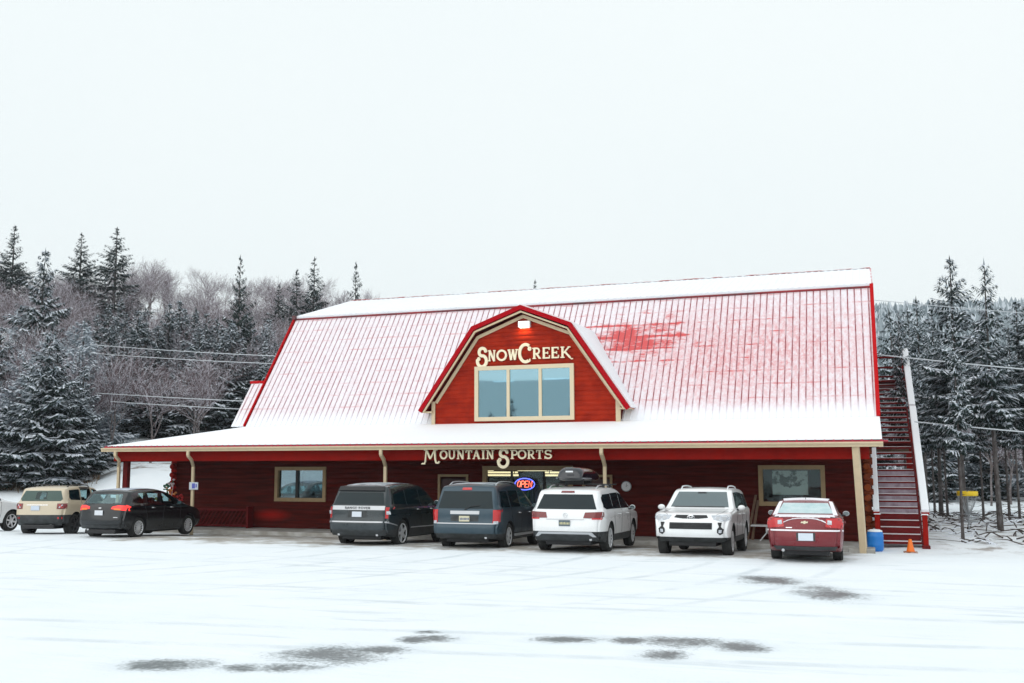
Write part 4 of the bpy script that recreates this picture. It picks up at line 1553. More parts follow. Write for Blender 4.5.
    def mirrors(s, y, z, m, sz=(.085, .05, .07), glass=True):
        for sg in (-1, 1):
            p, _ = s.hit('X', sg, y, z)
            bm = BM()
            r_ = bmesh.ops.create_uvsphere(bm, u_segments=14, v_segments=10, radius=1)
            bmesh.ops.transform(bm, matrix=Matrix.Translation((p.x + sg * (.03 + sz[0]), y + .02, z + .03)) @ Matrix.Diagonal((sz[0], sz[1], sz[2], 1)), verts=r_['verts'])
            for v in r_['verts']:
                v.co.y = max(v.co.y, y + .02 - sz[1] * .45)
            o = make('mirror', bm, m, s.root, smooth=40)
            bm = BM()
            tube(bm, [(p.x - sg * .02, y, z - .02), (p.x + sg * .1, y + .01, z - .01)], .022, 6)
            make('stem', bm, M['black'], o)
            bm = BM()
            xc = p.x + sg * (.03 + sz[0])
            lathe(bm, [(.82, 0), (.82, .004)], 16, 'Z', Matrix.Translation((xc, y + .02 - sz[1] * .45 - .001, z + .03)) @ Matrix.Rotation(PI / 2, 4, 'X') @ Matrix.Diagonal((sz[0], sz[2], 1, 1)))
            make('mirror_glass', bm, M['car_sky'], o)
    def plate(s, x, z, wd=.30, ht=.15, end=-1, m=None, mark=None, holder=None):
        p, nn_ = s.hit('Y', end, x, z)
        bm = BM()
        box(bm, x - wd / 2, x + wd / 2, p.y + end * .016, p.y + end * .030, z - ht / 2, z + ht / 2, bev=.003)
        o = make('licence_plate', bm, m or M['plate'], s.root)
        if mark:
            bm = BM()
            random.seed(int(x * 100 + z * 1000))
            for k in range(7):
                xx = x - wd * .40 + k * wd * .13
                box(bm, xx, xx + wd * .075, p.y + end * .031, p.y + end * .033, z - ht * .22, z + ht * random.uniform(.12, .2))
            make('plate_mark', bm, mark, o)
        return o
    def handles(s, ys, z, m):
        for y in ys:
            for sg in (-1, 1):
                p, _ = s.hit('X', sg, y, z)
                bm = BM()
                tube(bm, [(p.x - sg * .01, y - .09, z), (p.x + sg * .032, y - .075, z), (p.x + sg * .036, y + .06, z), (p.x - sg * .01, y + .08, z)], .014, 6)
                make('door_handle', bm, m, s.root, smooth=50)
    def rails(s, y0, y1, x, m, h=.055, rad=.018):
        for sg in (-1, 1):
            q = []
            for k in range(9):
                y = y0 + (y1 - y0) * k / 8
                p, _ = s.hit('Z', 1, sg * x, y)
                q.append((p.x, y, p.z + (h if 0 < k < 8 else -.01)))
            bm = BM()
            tube(bm, q, rad, 8)
            o = make('roof_rail', bm, m, s.root, smooth=60)
    def wiper(s, pts):
        p = [s.hit('Y', -1, *q)[0] + Vector((0, -.03, 0)) for q in pts]
        bm = BM()
        tube(bm, p, .011, 6)
        make('wiper', bm, M['black'], s.root)
    def text(s, name, txt, size, x, z, end, m, spacing=1.0, squash=1.0):
        cu = bpy.data.curves.new(name, 'FONT')
        cu.body = txt; cu.size = size; cu.extrude = .004; cu.align_x = 'CENTER'; cu.align_y = 'CENTER'; cu.space_character = spacing
        tmp = bpy.data.objects.new(name, cu)
        COL.objects.link(tmp)
        me = bpy.data.meshes.new_from_object(tmp.evaluated_get(bpy.context.evaluated_depsgraph_get()))
        bpy.data.objects.remove(tmp)
        o = bpy.data.objects.new(name, me)
        me.materials.clear(); me.materials.append(m)
        COL.objects.link(o)
        p, _ = s.hit('Y', end, x, z)
        o.parent = s.root
        o.location = (x, p.y + end * .012, z)
        o.scale = (squash, 1, 1)
        o.rotation_euler = (PI / 2, 0, 0 if end < 0 else PI)
        return o
    def exhaust(s, x, z):
        y = s.sp['top'][0][0]
        bm = BM()
        tube(bm, [(x, y + .35, z), (x, y - .01, z)], .035, 12)
        make('exhaust_pipe', bm, M['silver'], s.root)
    def seats(s, rows):
        for y in rows:
            for x in (-.38, .38):
                bm = BM()
                box(bm, x - .24, x + .24, y, y + .14, .5, 1.06, bev=.05)
                o = make('seat', bm, M['seat'], s.root, smooth=50)
                bm = BM()
                box(bm, x - .13, x + .13, y + .0, y + .11, 1.09, 1.26, bev=.04)
                make('headrest', bm, M['seat'], o, smooth=50)
def mir(poly):
    return [(-p[0], p[1]) for p in poly]
def both(poly, end=-1):
    return [('Y', end, poly)], [('Y', end, mir(poly))]
def lamps(c, name, m, rear=None, side=None, end=-1, inner=None, im=None, off=.012, **kw):
    """a lamp on each side: one mesh each"""
    for sg in (1, -1):
        pt = []
        if rear: pt.append(('Y', end, rear if sg > 0 else mir(rear)))
        if side: pt.append(('X', sg, side))
        o = c.panel(name, m, pt, off=off, cell=.05)
        if inner:
            c.panel('lamp_lens', im, [('Y', end, inner if sg > 0 else mir(inner))], parent=o, off=off + .006, cell=.04)

def sides(c, name, m, poly, off=.004, **kw):
    for sg in (1, -1):
        c.panel(name, m, [('X', sg, poly)], off=off, **kw)
def seams(c, lines, both_sides=True):
    for ln in lines:
        for sg in (1, -1):
            c.strip('door_seam', M['black'], 'X', sg, ln, .006)

LOTZ = lambda y: -0.24 * sstep(26, 30.5, y)

# ---------- blue-grey SUV
p_pil = paint('slate blue-grey metallic paint', (0.022, 0.050, 0.072), .3, .3, .35, .35, (.10, .13, .15))
sp = dict(top=[(-.96, .33), (-1.07, .45), (-1.10, .64), (-1.04, .74), (-1.01, .80), (-1.0, 1.12), (-.80, 1.67), (-.70, 1.78), (.2, 1.85), (1.2, 1.83), (1.75, 1.72), (2.45, 1.18), (2.6, 1.12), (3.3, 1.04), (3.66, .92), (3.78, .7), (3.72, .42)],
          clear=.27, w=.995, clad=[(.46, 9)], belt=1.12, wb=2.775, tr=.365, tumble=.27, taper=.14, rc=.4, bow=.06)
c = Car('parked_car', (-10.52, 26.45, LOTZ(27.8)), 2, sp, p_pil, 'boxy slate blue SUV parked nose-in left of the OPEN sign, tall red tail lamps', 'car')
c.wheels(7, M['alloy'])
c.panel('rear_window', M['car_tint'], [('Y', -1, [(-.80, 1.13), (.80, 1.13), (.70, 1.60), (-.70, 1.60)])])
sides(c, 'side_window', M['car_tint'], [(-.66, 1.16), (.10, 1.16), (.10, 1.60), (-.50, 1.60)])
sides(c, 'side_window', M['car_tint'], [(.20, 1.16), (1.05, 1.16), (1.05, 1.62), (.20, 1.62)])
sides(c, 'side_window', M['car_sky'], [(1.14, 1.16), (2.20, 1.14), (1.68, 1.58), (1.14, 1.62)])
c.panel('windscreen', M['car_sky'], [('Y', 1, [(-.78, 1.20), (.78, 1.20), (.66, 1.62), (-.66, 1.62)])])
lamps(c, 'tail_lamp', M['lamp_red'], rear=[(.80, .74), (.99, .74), (.99, 1.10), (.80, 1.10)], side=[(-1.03, .76), (-.84, .78), (-.84, 1.10), (-1.0, 1.10)], inner=[(.82, .72), (.93, .72), (.93, .80), (.82, .80)], im=M['lamp_clear'])
c.panel('brake_lamp', M['lamp_red'], [('Y', -1, [(-.14, 1.63), (.14, 1.63), (.13, 1.69), (-.13, 1.69)])], off=.02)
c.panel('chrome_strip', M['silver'], [('Y', -1, [(-.42, .98), (.42, .98), (.42, 1.07), (-.42, 1.07)])], off=.012)
c.panel('bumper_top', M['silver'], [('Y', -1, [(-.85, .715), (.85, .715), (.85, .74), (-.85, .74)])], off=.012)
c.plate(0, .86, mark=M['plate_mark'], m=mat('yellow and white plate', (.6, .56, .4), .5))
c.panel('plate_recess', M['cladding'], [('Y', -1, [(-.40, .79), (.40, .79), (.40, .95), (-.40, .95)])], off=.003)
c.wiper([(0.0, 1.10), (.15, 1.18), (.42, 1.22)])
c.mirrors(2.05, 1.15, p_pil)
c.rails(-.4, 1.5, .68, M['silver'])
c.handles((.85, 1.85), 1.0, M['chrome'])
seams(c, [[(.15, 1.62), (.15, .95), (.42, .55), (.5, .42)], [(1.10, 1.62), (1.10, .42)], [(2.25, 1.1), (2.3, .6), (2.2, .42)]])
sides(c, 'step_bar', M['silver'], [(.48, .36), (2.28, .36), (2.28, .42), (.48, .42)], off=.045)
sky_sheen = mat('sky sheen painted on dark roof', (.20, .23, .26), .5, noise=(4, .9, (.62, .66, .70)))  # whitish sky reflection painted as a pale mottled panel on the dark roofs
c.panel('roof_sky_sheen', sky_sheen, [('Z', 1, [(-.62, -.45), (.62, -.45), (.60, 1.35), (-.60, 1.35)])], off=.008, cell=.12)
c.exhaust(.6, .36)

# ---------- dark luxury SUV
p_rr = paint('dark grey-green metallic paint', (0.012, 0.022, 0.027), .25, .2, .45, .5, (.10, .11, .12))
sp = dict(top=[(-.96, .33), (-1.08, .45), (-1.12, .68), (-1.07, .78), (-1.04, .84), (-1.02, 1.14), (-.80, 1.63), (-.74, 1.75), (.3, 1.83), (1.3, 1.81), (1.85, 1.70), (2.5, 1.22), (2.68, 1.14), (3.5, 1.06), (3.76, .92), (3.84, .7), (3.78, .42)],
          clear=.27, w=.99, clad=[(.50, 9)], belt=1.14, wb=2.92, tr=.385, tumble=.27, taper=.16, rc=.45, bow=.07, rimf=.72)
c = Car('parked_car', (-13.78, 26.45, LOTZ(27.8)), 1, sp, p_rr, 'dark grey luxury SUV with lettering across the tailgate, parked left of the slate blue SUV', 'car')
c.wheels(5, M['alloy'])
c.panel('rear_window', M['car_tint'], [('Y', -1, [(-.80, 1.20), (.80, 1.20), (.69, 1.54), (-.69, 1.54)])])
c.panel('spoiler', M['black'], [('Y', -1, [(-.72, 1.58), (.72, 1.58), (.70, 1.68), (-.70, 1.68)])], off=.05)
sides(c, 'side_window', M['car_tint'], [(-.72, 1.22), (.22, 1.20), (.22, 1.62), (-.58, 1.62)])
sides(c, 'side_window', M['car_tint'], [(.28, 1.20), (1.20, 1.20), (1.20, 1.63), (.28, 1.63)])
sides(c, 'side_window', M['car_tint'], [(1.27, 1.20), (2.36, 1.18), (1.80, 1.58), (1.27, 1.63)])
c.panel('windscreen', M['car_sky'], [('Y', 1, [(-.78, 1.25), (.78, 1.25), (.66, 1.62), (-.66, 1.62)])])
lamps(c, 'tail_lamp', M['lamp_red'], rear=[(.84, .82), (.985, .82), (.985, 1.13), (.84, 1.13)], side=[(-1.0, .84), (-.90, .84), (-.90, 1.13), (-1.0, 1.13)], inner=[(.86, .93), (.95, .93), (.95, 1.02), (.86, 1.02)], im=M['lamp_clear'])
c.panel('tailgate_band', M['silver'], [('Y', -1, [(-.82, 1.05), (.82, 1.05), (.82, 1.165), (-.82, 1.165)])], off=.008)
c.text('tailgate_lettering', 'RANGE ROVER', .10, 0, 1.105, -1, M['black'], 1.25)
c.panel('bumper_top', M['silver'], [('Y', -1, [(-.93, .70), (.93, .70), (.93, .735), (-.93, .735)])], off=.012)
c.plate(0, .93, mark=None)
c.panel('plate_recess', M['cladding'], [('Y', -1, [(-.30, .84), (.30, .84), (.30, 1.02), (-.30, 1.02)])], off=.003)
c.mirrors(2.2, 1.2, M['silver'])
c.handles((.95, 1.95), 1.05, M['chrome'])
seams(c, [[(.25, 1.62), (.25, .95), (.50, .55), (.55, .42)], [(1.23, 1.62), (1.23, .42)], [(2.35, 1.15), (2.38, .6), (2.3, .42)]])
sides(c, 'sill_strip', M['silver'], [(.50, .52), (2.40, .52), (2.40, .55), (.50, .55)], off=.01)
sides(c, 'sill_strip', M['silver'], [(-1.0, .70), (-.45, .60), (-.45, .63), (-1.0, .735)], off=.01)
c.panel('roof_sky_sheen', sky_sheen, [('Z', 1, [(-.60, -.55), (.60, -.55), (.58, 1.45), (-.58, 1.45)])], off=.008, cell=.12)
c.exhaust(-.6, .36); c.exhaust(.6, .36)

# ---------- white SUV with roof box
p_w = paint('white paint', (0.80, 0.81, 0.82), .25, 0, .6, .35, (.45, .40, .34))
sp = dict(top=[(-.96, .32), (-1.10, .45), (-1.14, .64), (-1.10, .82), (-1.05, 1.06), (-.78, 1.52), (-.68, 1.64), (.3, 1.72), (1.3, 1.70), (1.9, 1.58), (2.65, 1.14), (2.8, 1.08), (3.55, .99), (3.82, .86), (3.92, .65), (3.85, .40)],
          clear=.26, w=.99, clad=[(.56, -.3), (.46, 9)], belt=1.08, wb=2.98, tr=.375, tumble=.25, taper=.17, rc=.5, bow=.08)
c = Car('parked_car', (-7.51, 26.02, LOTZ(27.0)), 1.5, sp, p_w, 'white SUV carrying a black roof box, parked right of the OPEN sign', 'car')
c.wheels(10, M['alloy'])
c.panel('rear_window', M['car_tint'], [('Y', -1, [(-.80, 1.12), (.80, 1.12), (.66, 1.50), (-.66, 1.50)])])
c.panel('brake_lamp', M['lamp_dark'], [('Y', -1, [(-.18, 1.54), (.18, 1.54), (.17, 1.58), (-.17, 1.58)])], off=.02)
sides(c, 'side_window', M['car_tint'], [(-.66, 1.18), (-.50, 1.12), (.35, 1.12), (.35, 1.52), (-.48, 1.50), (-.64, 1.42)])
sides(c, 'side_window', M['car_tint'], [(.42, 1.12), (1.30, 1.12), (1.30, 1.55), (.42, 1.53)])
sides(c, 'side_window', M['car_tint'], [(1.37, 1.12), (2.45, 1.12), (1.90, 1.48), (1.37, 1.55)])
c.panel('windscreen', M['car_sky'], [('Y', 1, [(-.78, 1.18), (.78, 1.18), (.66, 1.54), (-.66, 1.54)])])
lamps(c, 'tail_lamp', M['lamp_dark'], rear=[(.48, .90), (.99, .89), (.99, 1.06), (.52, 1.04)], side=[(-1.10, .90), (-.80, .94), (-.80, 1.05), (-1.05, 1.06)], inner=[(.70, .865), (.93, .865), (.93, .90), (.70, .90)], im=M['lamp_red'])
c.panel('tailgate_strip', M['silver'], [('Y', -1, [(-.50, .855), (.50, .855), (.50, .875), (-.50, .875)])], off=.012)
c.panel('skid_plate', M['silver'], [('Y', -1, [(-.80, .44), (-.72, .44), (-.62, .50), (.62, .50), (.72, .44), (.80, .44), (.70, .55), (-.70, .55)])], off=.028)
c.plate(0, .77, m=mat('navy and yellow plate', (.10, .13, .15), .5), mark=mat('yellow plate marks', (.6, .55, .3), .5))
# round emblem: ring with a V over a W
p, _ = c.hit('Y', -1, 0, .97)
em = empty('emblem', (0, 0, 0)); em.parent = c.root; em.location = (0, p.y - .012, .97); em.rotation_euler = (R(-14), 0, 0)
bm = BM(); tube(bm, [(.058 * math.cos(a * PI / 12), 0, .058 * math.sin(a * PI / 12)) for a in range(25)], .007, 6, cap=False); make('emblem_ring', bm, M['chrome'], em)
bm = BM(); tube(bm, [(-.028, 0, .048), (0, 0, .004), (.028, 0, .048)], .006, 6); make('emblem_letter', bm, M['chrome'], em)
bm = BM(); tube(bm, [(-.05, -.001, .02), (-.022, -.001, -.046), (0, -.001, .0), (.022, -.001, -.046), (.05, -.001, .02)], .006, 6); make('emblem_letter', bm, M['chrome'], em)
c.mirrors(2.25, 1.10, p_w)
c.rails(-.35, 1.7, .64, M['silver'])
c.handles((.95, 2.0), .98, M['white'])
seams(c, [[(.38, 1.52), (.38, .95), (.55, .60), (.6, .48)], [(1.33, 1.55), (1.33, .48)], [(2.45, 1.1), (2.5, .6), (2.4, .48)]])
c.exhaust(.65, .36)
# roof box and bars: a thing carried by the car
rb_ = empty('roof_box', (0, 0, 0), label='black streamlined roof box strapped on the white SUV beside the OPEN sign', cat='roof box')
rb_.location = c.root.matrix_basis @ Vector((-.10, .75, 1.83)); rb_.rotation_euler = c.root.rotation_euler
bm = BM()
rows = []
for i in range(25):
    y = -1.0 + 2.3 * i / 24
    t = (y + 1) / 2.3
    hh = .29 * (min(1, (t / .10)) ** .5) * (1 - max(0, (t - .40) / .60) ** 2.0 * .82)
    ww = .42 * (min(1, .80 + t / .5 * .2)) * (1 - max(0, (t - .6) / .4) ** 2 * .35)
    rows.append([bm.verts.new((ww * math.copysign(abs(math.cos(a)) ** .55, math.cos(a)), y, max(0, .10 + hh * math.copysign(abs(math.sin(a)) ** .6, math.sin(a)) * (1 if math.sin(a) > 0 else .28)))) for a in [2 * PI * k / 28 for k in range(28)]])
for a, b_ in zip(rows, rows[1:]):
    for k in range(28): bm.faces.new((a[k], a[(k + 1) % 28], b_[(k + 1) % 28], b_[k]))
bm.faces.new(rows[0]); bm.faces.new(list(reversed(rows[-1])))
bmesh.ops.recalc_face_normals(bm, faces=bm.faces)
make('lid', bm, mat('dark glossy roof box plastic', (0.006, 0.008, 0.014), .15, coat=.5), rb_, smooth=50)
bm = BM(); box(bm, -.40, .40, -.92, .7, .085, .105, bev=.006); make('seam_band', bm, M['grey_metal'], rb_)
bm = BM(); box(bm, -.10, .10, -1.006, -.998, .25, .29); make('badge', bm, M['white'], rb_)
for y in (-.45, .40):
    bm = BM(); box(bm, -.66, .98, y - .035, y + .035, -.075, -.045, bev=.008)
    bar = make('roof_bar', bm, M['black'], rb_)
    for x in (-.48, .80):
        bm = BM(); box(bm, x - .03, x + .03, y - .04, y + .04, -.15, -.076); make('foot', bm, M['black'], bar)
    bm = BM(); box(bm, -.25, .25, y - .05, y + .05, -.044, .03); make('clamp', bm, M['black'], bar)

# ---------- white SUV, nose out
p_w2 = paint('bright white paint', (0.84, 0.85, 0.86), .25, 0, .6, .25, (.5, .48, .45))
sp = dict(top=[(-1.02, .45), (-1.1, .55), (-1.1, .78), (-1.04, 1.12), (-.88, 1.60), (-.76, 1.70), (.3, 1.76), (1.2, 1.74), (1.55, 1.68), (2.16, 1.22), (2.32, 1.16), (3.25, 1.11), (3.52, 1.02), (3.64, .86), (3.70, .66), (3.66, .50), (3.52, .38)],
          clear=.33, w=.962, clad=[(.50, 9)], belt=1.14, wb=2.79, tr=.385, tumble=.25, taper=.17, rc=.42, bow=.10, gap=.07)
c = Car('parked_car', (-4.30, 28.85, LOTZ(28.9) + .02), 180, sp, p_w2, 'white off-road SUV parked nose-out facing the camera, beside the leaning boards', 'car', pitch=1.8)
c.wheels(6, M['alloy'])
c.panel('windscreen', M['car_sky'], [('Y', 1, [(-.76, 1.225), (.76, 1.225), (.64, 1.62), (-.64, 1.62)])])
c.panel('mirror_housing', M['black'], [('Y', 1, [(-.12, 1.58), (.12, 1.58), (.10, 1.615), (-.10, 1.615)])], off=.008)
c.strip('wiper', M['black'], 'Y', 1, [(-.66, 1.225), (.66, 1.225)], .012, out=.01)
sides(c, 'side_window', M['car_tint'], [(1.02, 1.20), (1.95, 1.20), (1.52, 1.60), (1.02, 1.62)])
sides(c, 'side_window', M['car_tint'], [(.10, 1.20), (.94, 1.20), (.94, 1.62), (.10, 1.60)])
sides(c, 'side_window', M['car_tint'], [(-.78, 1.22), (.0, 1.20), (.0, 1.58), (-.62, 1.56)])
c.panel('rear_window', M['car_tint'], [('Y', -1, [(-.7, 1.2), (.7, 1.2), (.62, 1.56), (-.62, 1.56)])])
gr = c.panel('upper_grille', M['black'], [('Y', 1, [(-.42, .98), (-.38, 1.035), (.38, 1.035), (.42, .98), (.20, .955), (-.20, .955)])], off=.012)
gr2 = c.panel('lower_grille', M['black'], [('Y', 1, [(-.53, .70), (.53, .70), (.53, .855), (-.53, .855)])], off=.012)
for zz in (.74, .775, .81):
    c.strip('grille_bar', M['cladding'], 'Y', 1, [(-.5, zz), (.5, zz)], .006, parent=gr2, out=.02)
p, _ = c.hit('Y', 1, 0, .98)
em = empty('emblem', (0, 0, 0)); em.parent = c.root; em.location = (0, p.y + .028, .985)
for (a_, b_, zc, nm_) in ((.085, .06, 0, 'emblem_ring'), (.034, .055, 0, 'emblem_ring'), (.055, .024, .02, 'emblem_ring')):
    bm = BM(); tube(bm, [(a_ * math.cos(a * PI / 12), 0, zc + b_ * math.sin(a * PI / 12)) for a in range(25)], .008, 6, cap=False); make(nm_, bm, M['chrome'], em)
for sg in (1, -1):
    f = (lambda q: q) if sg > 0 else mir
    o = c.panel('headlight', M['lamp_clear'], [('Y', 1, f([(.50, 1.03), (.56, .94), (.76, .89), (.93, .93), (.93, 1.06), (.70, 1.04)])), ('X', sg, [(3.28, .97), (3.46, .92), (3.50, 1.02), (3.30, 1.06)])], off=.010, cell=.05)
    c.panel('lamp_bezel', M['silver'], [('Y', 1, f([(.60, .95), (.68, .92), (.72, .99), (.63, 1.0)]))], parent=o, off=.018, cell=.04)
    c.panel('lamp_bezel', M['silver'], [('Y', 1, f([(.75, .93), (.85, .93), (.86, 1.0), (.76, 1.0)]))], parent=o, off=.018, cell=.04)
    o = c.panel('fog_lamp_bezel', M['black'], [('Y', 1, f([(.66, .86), (.76, .86), (.74, .76), (.80, .70), (.78, .60), (.71, .57), (.65, .62), (.65, .70), (.70, .76)]))], off=.02, cell=.03)
    c.panel('fog_lamp', M['lamp_clear'], [('Y', 1, f([(.685, .62), (.75, .62), (.76, .69), (.69, .69)]))], parent=o, off=.03, cell=.04)
seams(c, [[(.05, 1.6), (.05, .9), (.42, .5)], [(.98, 1.62), (.98, .46)], [(2.0, 1.16), (2.1, .6), (2.0, .46)]])
c.strip('bonnet_seam', M['cladding'], 'Z', 1, [(-.74, 2.3), (-.74, 3.2), (-.6, 3.42)], .005)
c.strip('bonnet_seam', M['cladding'], 'Z', 1, [(.74, 2.3), (.74, 3.2), (.6, 3.42)], .005)
c.mirrors(1.9, 1.18, p_w2, (.10, .06, .075))
c.rails(-.5, 1.35, .62, M['white'])
c.handles((.85, 1.75), 1.05, M['white'])
sides(c, 'tail_lamp_side', M['lamp_red'], [(-1.0, .95), (-.86, .95), (-.82, 1.2), (-.94, 1.2)], off=.01)

# ---------- red sedan
p_red = paint('deep red metallic paint', (0.17, 0.001, 0.008), .25, .2, .4, .25, (.20, .10, .11))
sp = dict(top=[(-.94, .26), (-1.04, .36), (-1.08, .52), (-1.06, .68), (-1.00, .96), (-.93, 1.03), (-.55, 1.05), (-.40, 1.07), (.25, 1.36), (.55, 1.43), (1.2, 1.44), (1.6, 1.37), (2.25, 1.03), (2.4, .98), (3.3, .86), (3.64, .72), (3.76, .55), (3.70, .28)],
          clear=.20, w=.86, belt=.96, wb=2.85, tr=.33, tumble=.42, shoulder=.02, taper=.18, rc=.45, bow=.10)
c = Car('parked_car', (-1.53, 25.32, LOTZ(26.0)), 1.5, sp, p_red, 'snow-dusted deep red sedan parked nose-in before the right window', 'car')
c.wheels(7, M['alloy'])
ws = mat('frosted snow on car glass', (.42, .58, .60), .5, noise=(5, .7, (.62, .72, .74)))
c.panel('rear_window', ws, [('Y', -1, [(-.64, 1.095), (.64, 1.095), (.52, 1.33), (-.52, 1.33)])])
sides(c, 'side_window', M['car_tint'], [(-.10, 1.03), (.80, 1.0), (.80, 1.33), (.35, 1.30)])
sides(c, 'side_window', M['car_tint'], [(.88, 1.0), (2.05, 1.0), (1.5, 1.32), (.88, 1.34)])
c.panel('windscreen', M['car_sky'], [('Y', 1, [(-.66, 1.05), (.66, 1.05), (.52, 1.33), (-.52, 1.33)])])
lamps(c, 'tail_lamp', M['lamp_red'], rear=[(.46, .80), (.88, .76), (.88, .92), (.78, 1.0), (.48, .98)], side=[(-1.0, .78), (-.76, .80), (-.76, .90), (-.98, .97)], inner=[(.50, .86), (.60, .85), (.60, .94), (.51, .95)], im=M['lamp_clear'])
for (xx) in (-.57, .57):
    pass
c.panel('chrome_strip', mat('pale bumper ledge snow', (.85, .82, .85), .6), [('Y', -1, [(-.84, .70), (.84, .70), (.84, .735), (-.84, .735)])], off=.018)
c.panel('lower_bumper', M['cladding'], [('Y', -1, [(-.66, .27), (.66, .27), (.72, .36), (-.72, .36)])], off=.01)
c.plate(.02, .575, .33, .17, m=mat('pale plate', (.62, .68, .76), .5))
c.panel('plate_recess', M['cladding'], [('Y', -1, [(-.19, .48), (.23, .48), (.23, .67), (-.19, .67)])], off=.003)
p, _ = c.hit('Y', -1, 0, .905)
bm = BM()
for poly in ([(-.085, -.018), (.07, -.018), (.085, .018), (-.07, .018)], [(-.025, -.034), (.022, -.034), (.03, .034), (-.018, .034)]):
    prism_y(bm, poly, -.012 - (.002 if len(bm.faces) else 0), .004)
o = make('emblem', bm, mat('pale gold badge', (.75, .68, .5), .3), c.root); o.location = (0, p.y - .006, .905)
c.panel('badge', M['chrome'], [('Y', -1, [(-.42, .77), (-.28, .77), (-.28, .79), (-.42, .79)])], off=.008)
c.mirrors(1.95, 1.02, M['silver'], (.085, .05, .065))
c.handles((.55, 1.5), .86, p_red)
seams(c, [[(-.1, .98), (.1, .7), (.45, .5), (.5, .3)], [(.84, 1.33), (.84, .3)], [(2.05, .98), (2.1, .6), (2.0, .3)]])
c.strip('boot_seam', M['black'], 'Y', -1, [(-.66, .74), (-.60, 1.0)], .004)
c.strip('boot_seam', M['black'], 'Y', -1, [(.66, .74), (.60, 1.0)], .004)
sn = mat('thin snow on red car', (.84, .84, .88), .75, noise=(6, .5, (.74, .66, .72)))
c.panel('roof_snow', sn, [('Z', 1, [(-.52, .40), (.52, .40), (.55, .8), (.5, 1.5), (-.5, 1.5), (-.55, .8)])], off=.018, cell=.1)
c.panel('boot_snow', sn, [('Z', 1, [(-.68, -.97), (.68, -.97), (.66, -.48), (-.66, -.48)])], off=.014, cell=.1)
for sg in (1, -1):
    c.panel('pillar_snow', sn, [('Z', 1, [(sg * .64, -.45), (sg * .74, -.45), (sg * .62, .38), (sg * .54, .38)])], off=.012, cell=.08)
bm = BM(); q, _ = c.hit('Z', 1, 0, .42); tube(bm, [q, q + Vector((0, -.06, .10))], .006, 5); make('aerial', bm, M['black'], c.root)
c.exhaust(-.5, .26)

# ---------- black hatchback
def cabin_polys(l): return l
p_blk = paint('black blue paint', (0.002, 0.004, 0.006), .15, .0, .25, .12, (.04, .05, .06))
sp = dict(top=[(-.74, .30), (-.84, .40), (-.87, .54), (-.84, .72), (-.80, .95), (-.74, 1.06), (-.44, 1.42), (-.38, 1.50), (.4, 1.57), (1.1, 1.57), (1.6, 1.47), (2.4, 1.06), (2.6, 1.0), (3.2, .88), (3.44, .74), (3.53, .55), (3.46, .30)],
          clear=.21, w=.914, belt=1.02, wb=2.65, tr=.325, tumble=.34, taper=.16, rc=.5, bow=.09,
          cabin=[[(.50, 1.07), (1.15, 1.06), (1.15, 1.46), (.50, 1.46)], [(1.24, 1.06), (2.05, 1.06), (1.58, 1.40), (1.24, 1.44)], [(-.12, 1.12), (.40, 1.08), (.40, 1.45), (.05, 1.40)]],
          inner=[(-.55, .80), (2.3, .80), (2.2, 1.06), (1.55, 1.38), (1.1, 1.48), (.2, 1.48), (-.28, 1.40), (-.55, 1.10)],
          ws=[(-.66, 1.13), (.66, 1.13), (.54, 1.40), (-.54, 1.40)], rw=[(-.62, 1.11), (.62, 1.11), (.54, 1.36), (-.54, 1.36)])
c = Car('parked_car', (-22.95, 26.30, LOTZ(27.3)), 3, sp, p_blk, 'black hatchback with glowing tail lamps parked by the left porch post', 'car')
c.wheels(14, M['alloy'])
c.panel('rear_window', M['car_clear'], [('Y', -1, [(-.66, 1.09), (.66, 1.09), (.56, 1.38), (-.56, 1.38)])])
for poly in ([(.50, 1.07), (1.15, 1.06), (1.15, 1.46), (.50, 1.46)], [(1.24, 1.06), (2.05, 1.06), (1.58, 1.40), (1.24, 1.44)], [(-.12, 1.12), (.40, 1.08), (.40, 1.45), (.05, 1.40)]):
    sides(c, 'side_window', M['car_clear'], poly, off=-.004)
c.panel('windscreen', M['car_clear'], [('Y', 1, [(-.68, 1.12), (.68, 1.12), (.56, 1.41), (-.56, 1.41)])], off=.001)
c.seats((.15, 1.15))
lamps(c, 'tail_lamp', M['lamp_lit'], rear=[(.40, .92), (.90, .86), (.90, 1.02), (.60, 1.03), (.42, .99)], side=[(-.82, .88), (-.46, .98), (-.60, 1.04), (-.78, 1.03)], inner=[(.50, .89), (.72, .88), (.72, .93), (.50, .94)], im=M['lamp_orange'])
c.panel('lower_bumper', M['cladding'], [('Y', -1, [(-.84, .33), (.84, .33), (.84, .42), (-.84, .42)])], off=.01)
c.plate(0, .80, .30, .15, m=mat('white plate with plain face', (.66, .68, .72), .5))
c.panel('badge', M['silver'], [('Y', -1, [(-.06, .945), (-.03, .925), (.03, .925), (.06, .945), (.03, .965), (-.03, .965)])], off=.012, cell=.03)
c.panel('badge', M['silver'], [('Y', -1, [(.52, .65), (.66, .65), (.66, .672), (.52, .672)])], off=.01)
c.mirrors(1.9, 1.06, p_blk)
c.handles((.62, 1.6), .95, M['chrome'])
seams(c, [[(.2, 1.0), (.35, .7), (.42, .4)], [(1.19, 1.05), (1.19, .34)], [(2.1, 1.0), (2.12, .6), (2.05, .34)]])
c.exhaust(-.45, .27)
sn2 = mat('dusting of snow on car roof', (.55, .6, .68), .7, noise=(5, .8, (.12, .14, .2)))
c.panel('roof_snow', sn2, [('Z', 1, [(-.5, -.2), (.5, -.2), (.5, 1.4), (-.5, 1.4)])], off=.008, cell=.1)
c.root['label'] = 'black hatchback with glowing tail lamps parked by the left porch post'

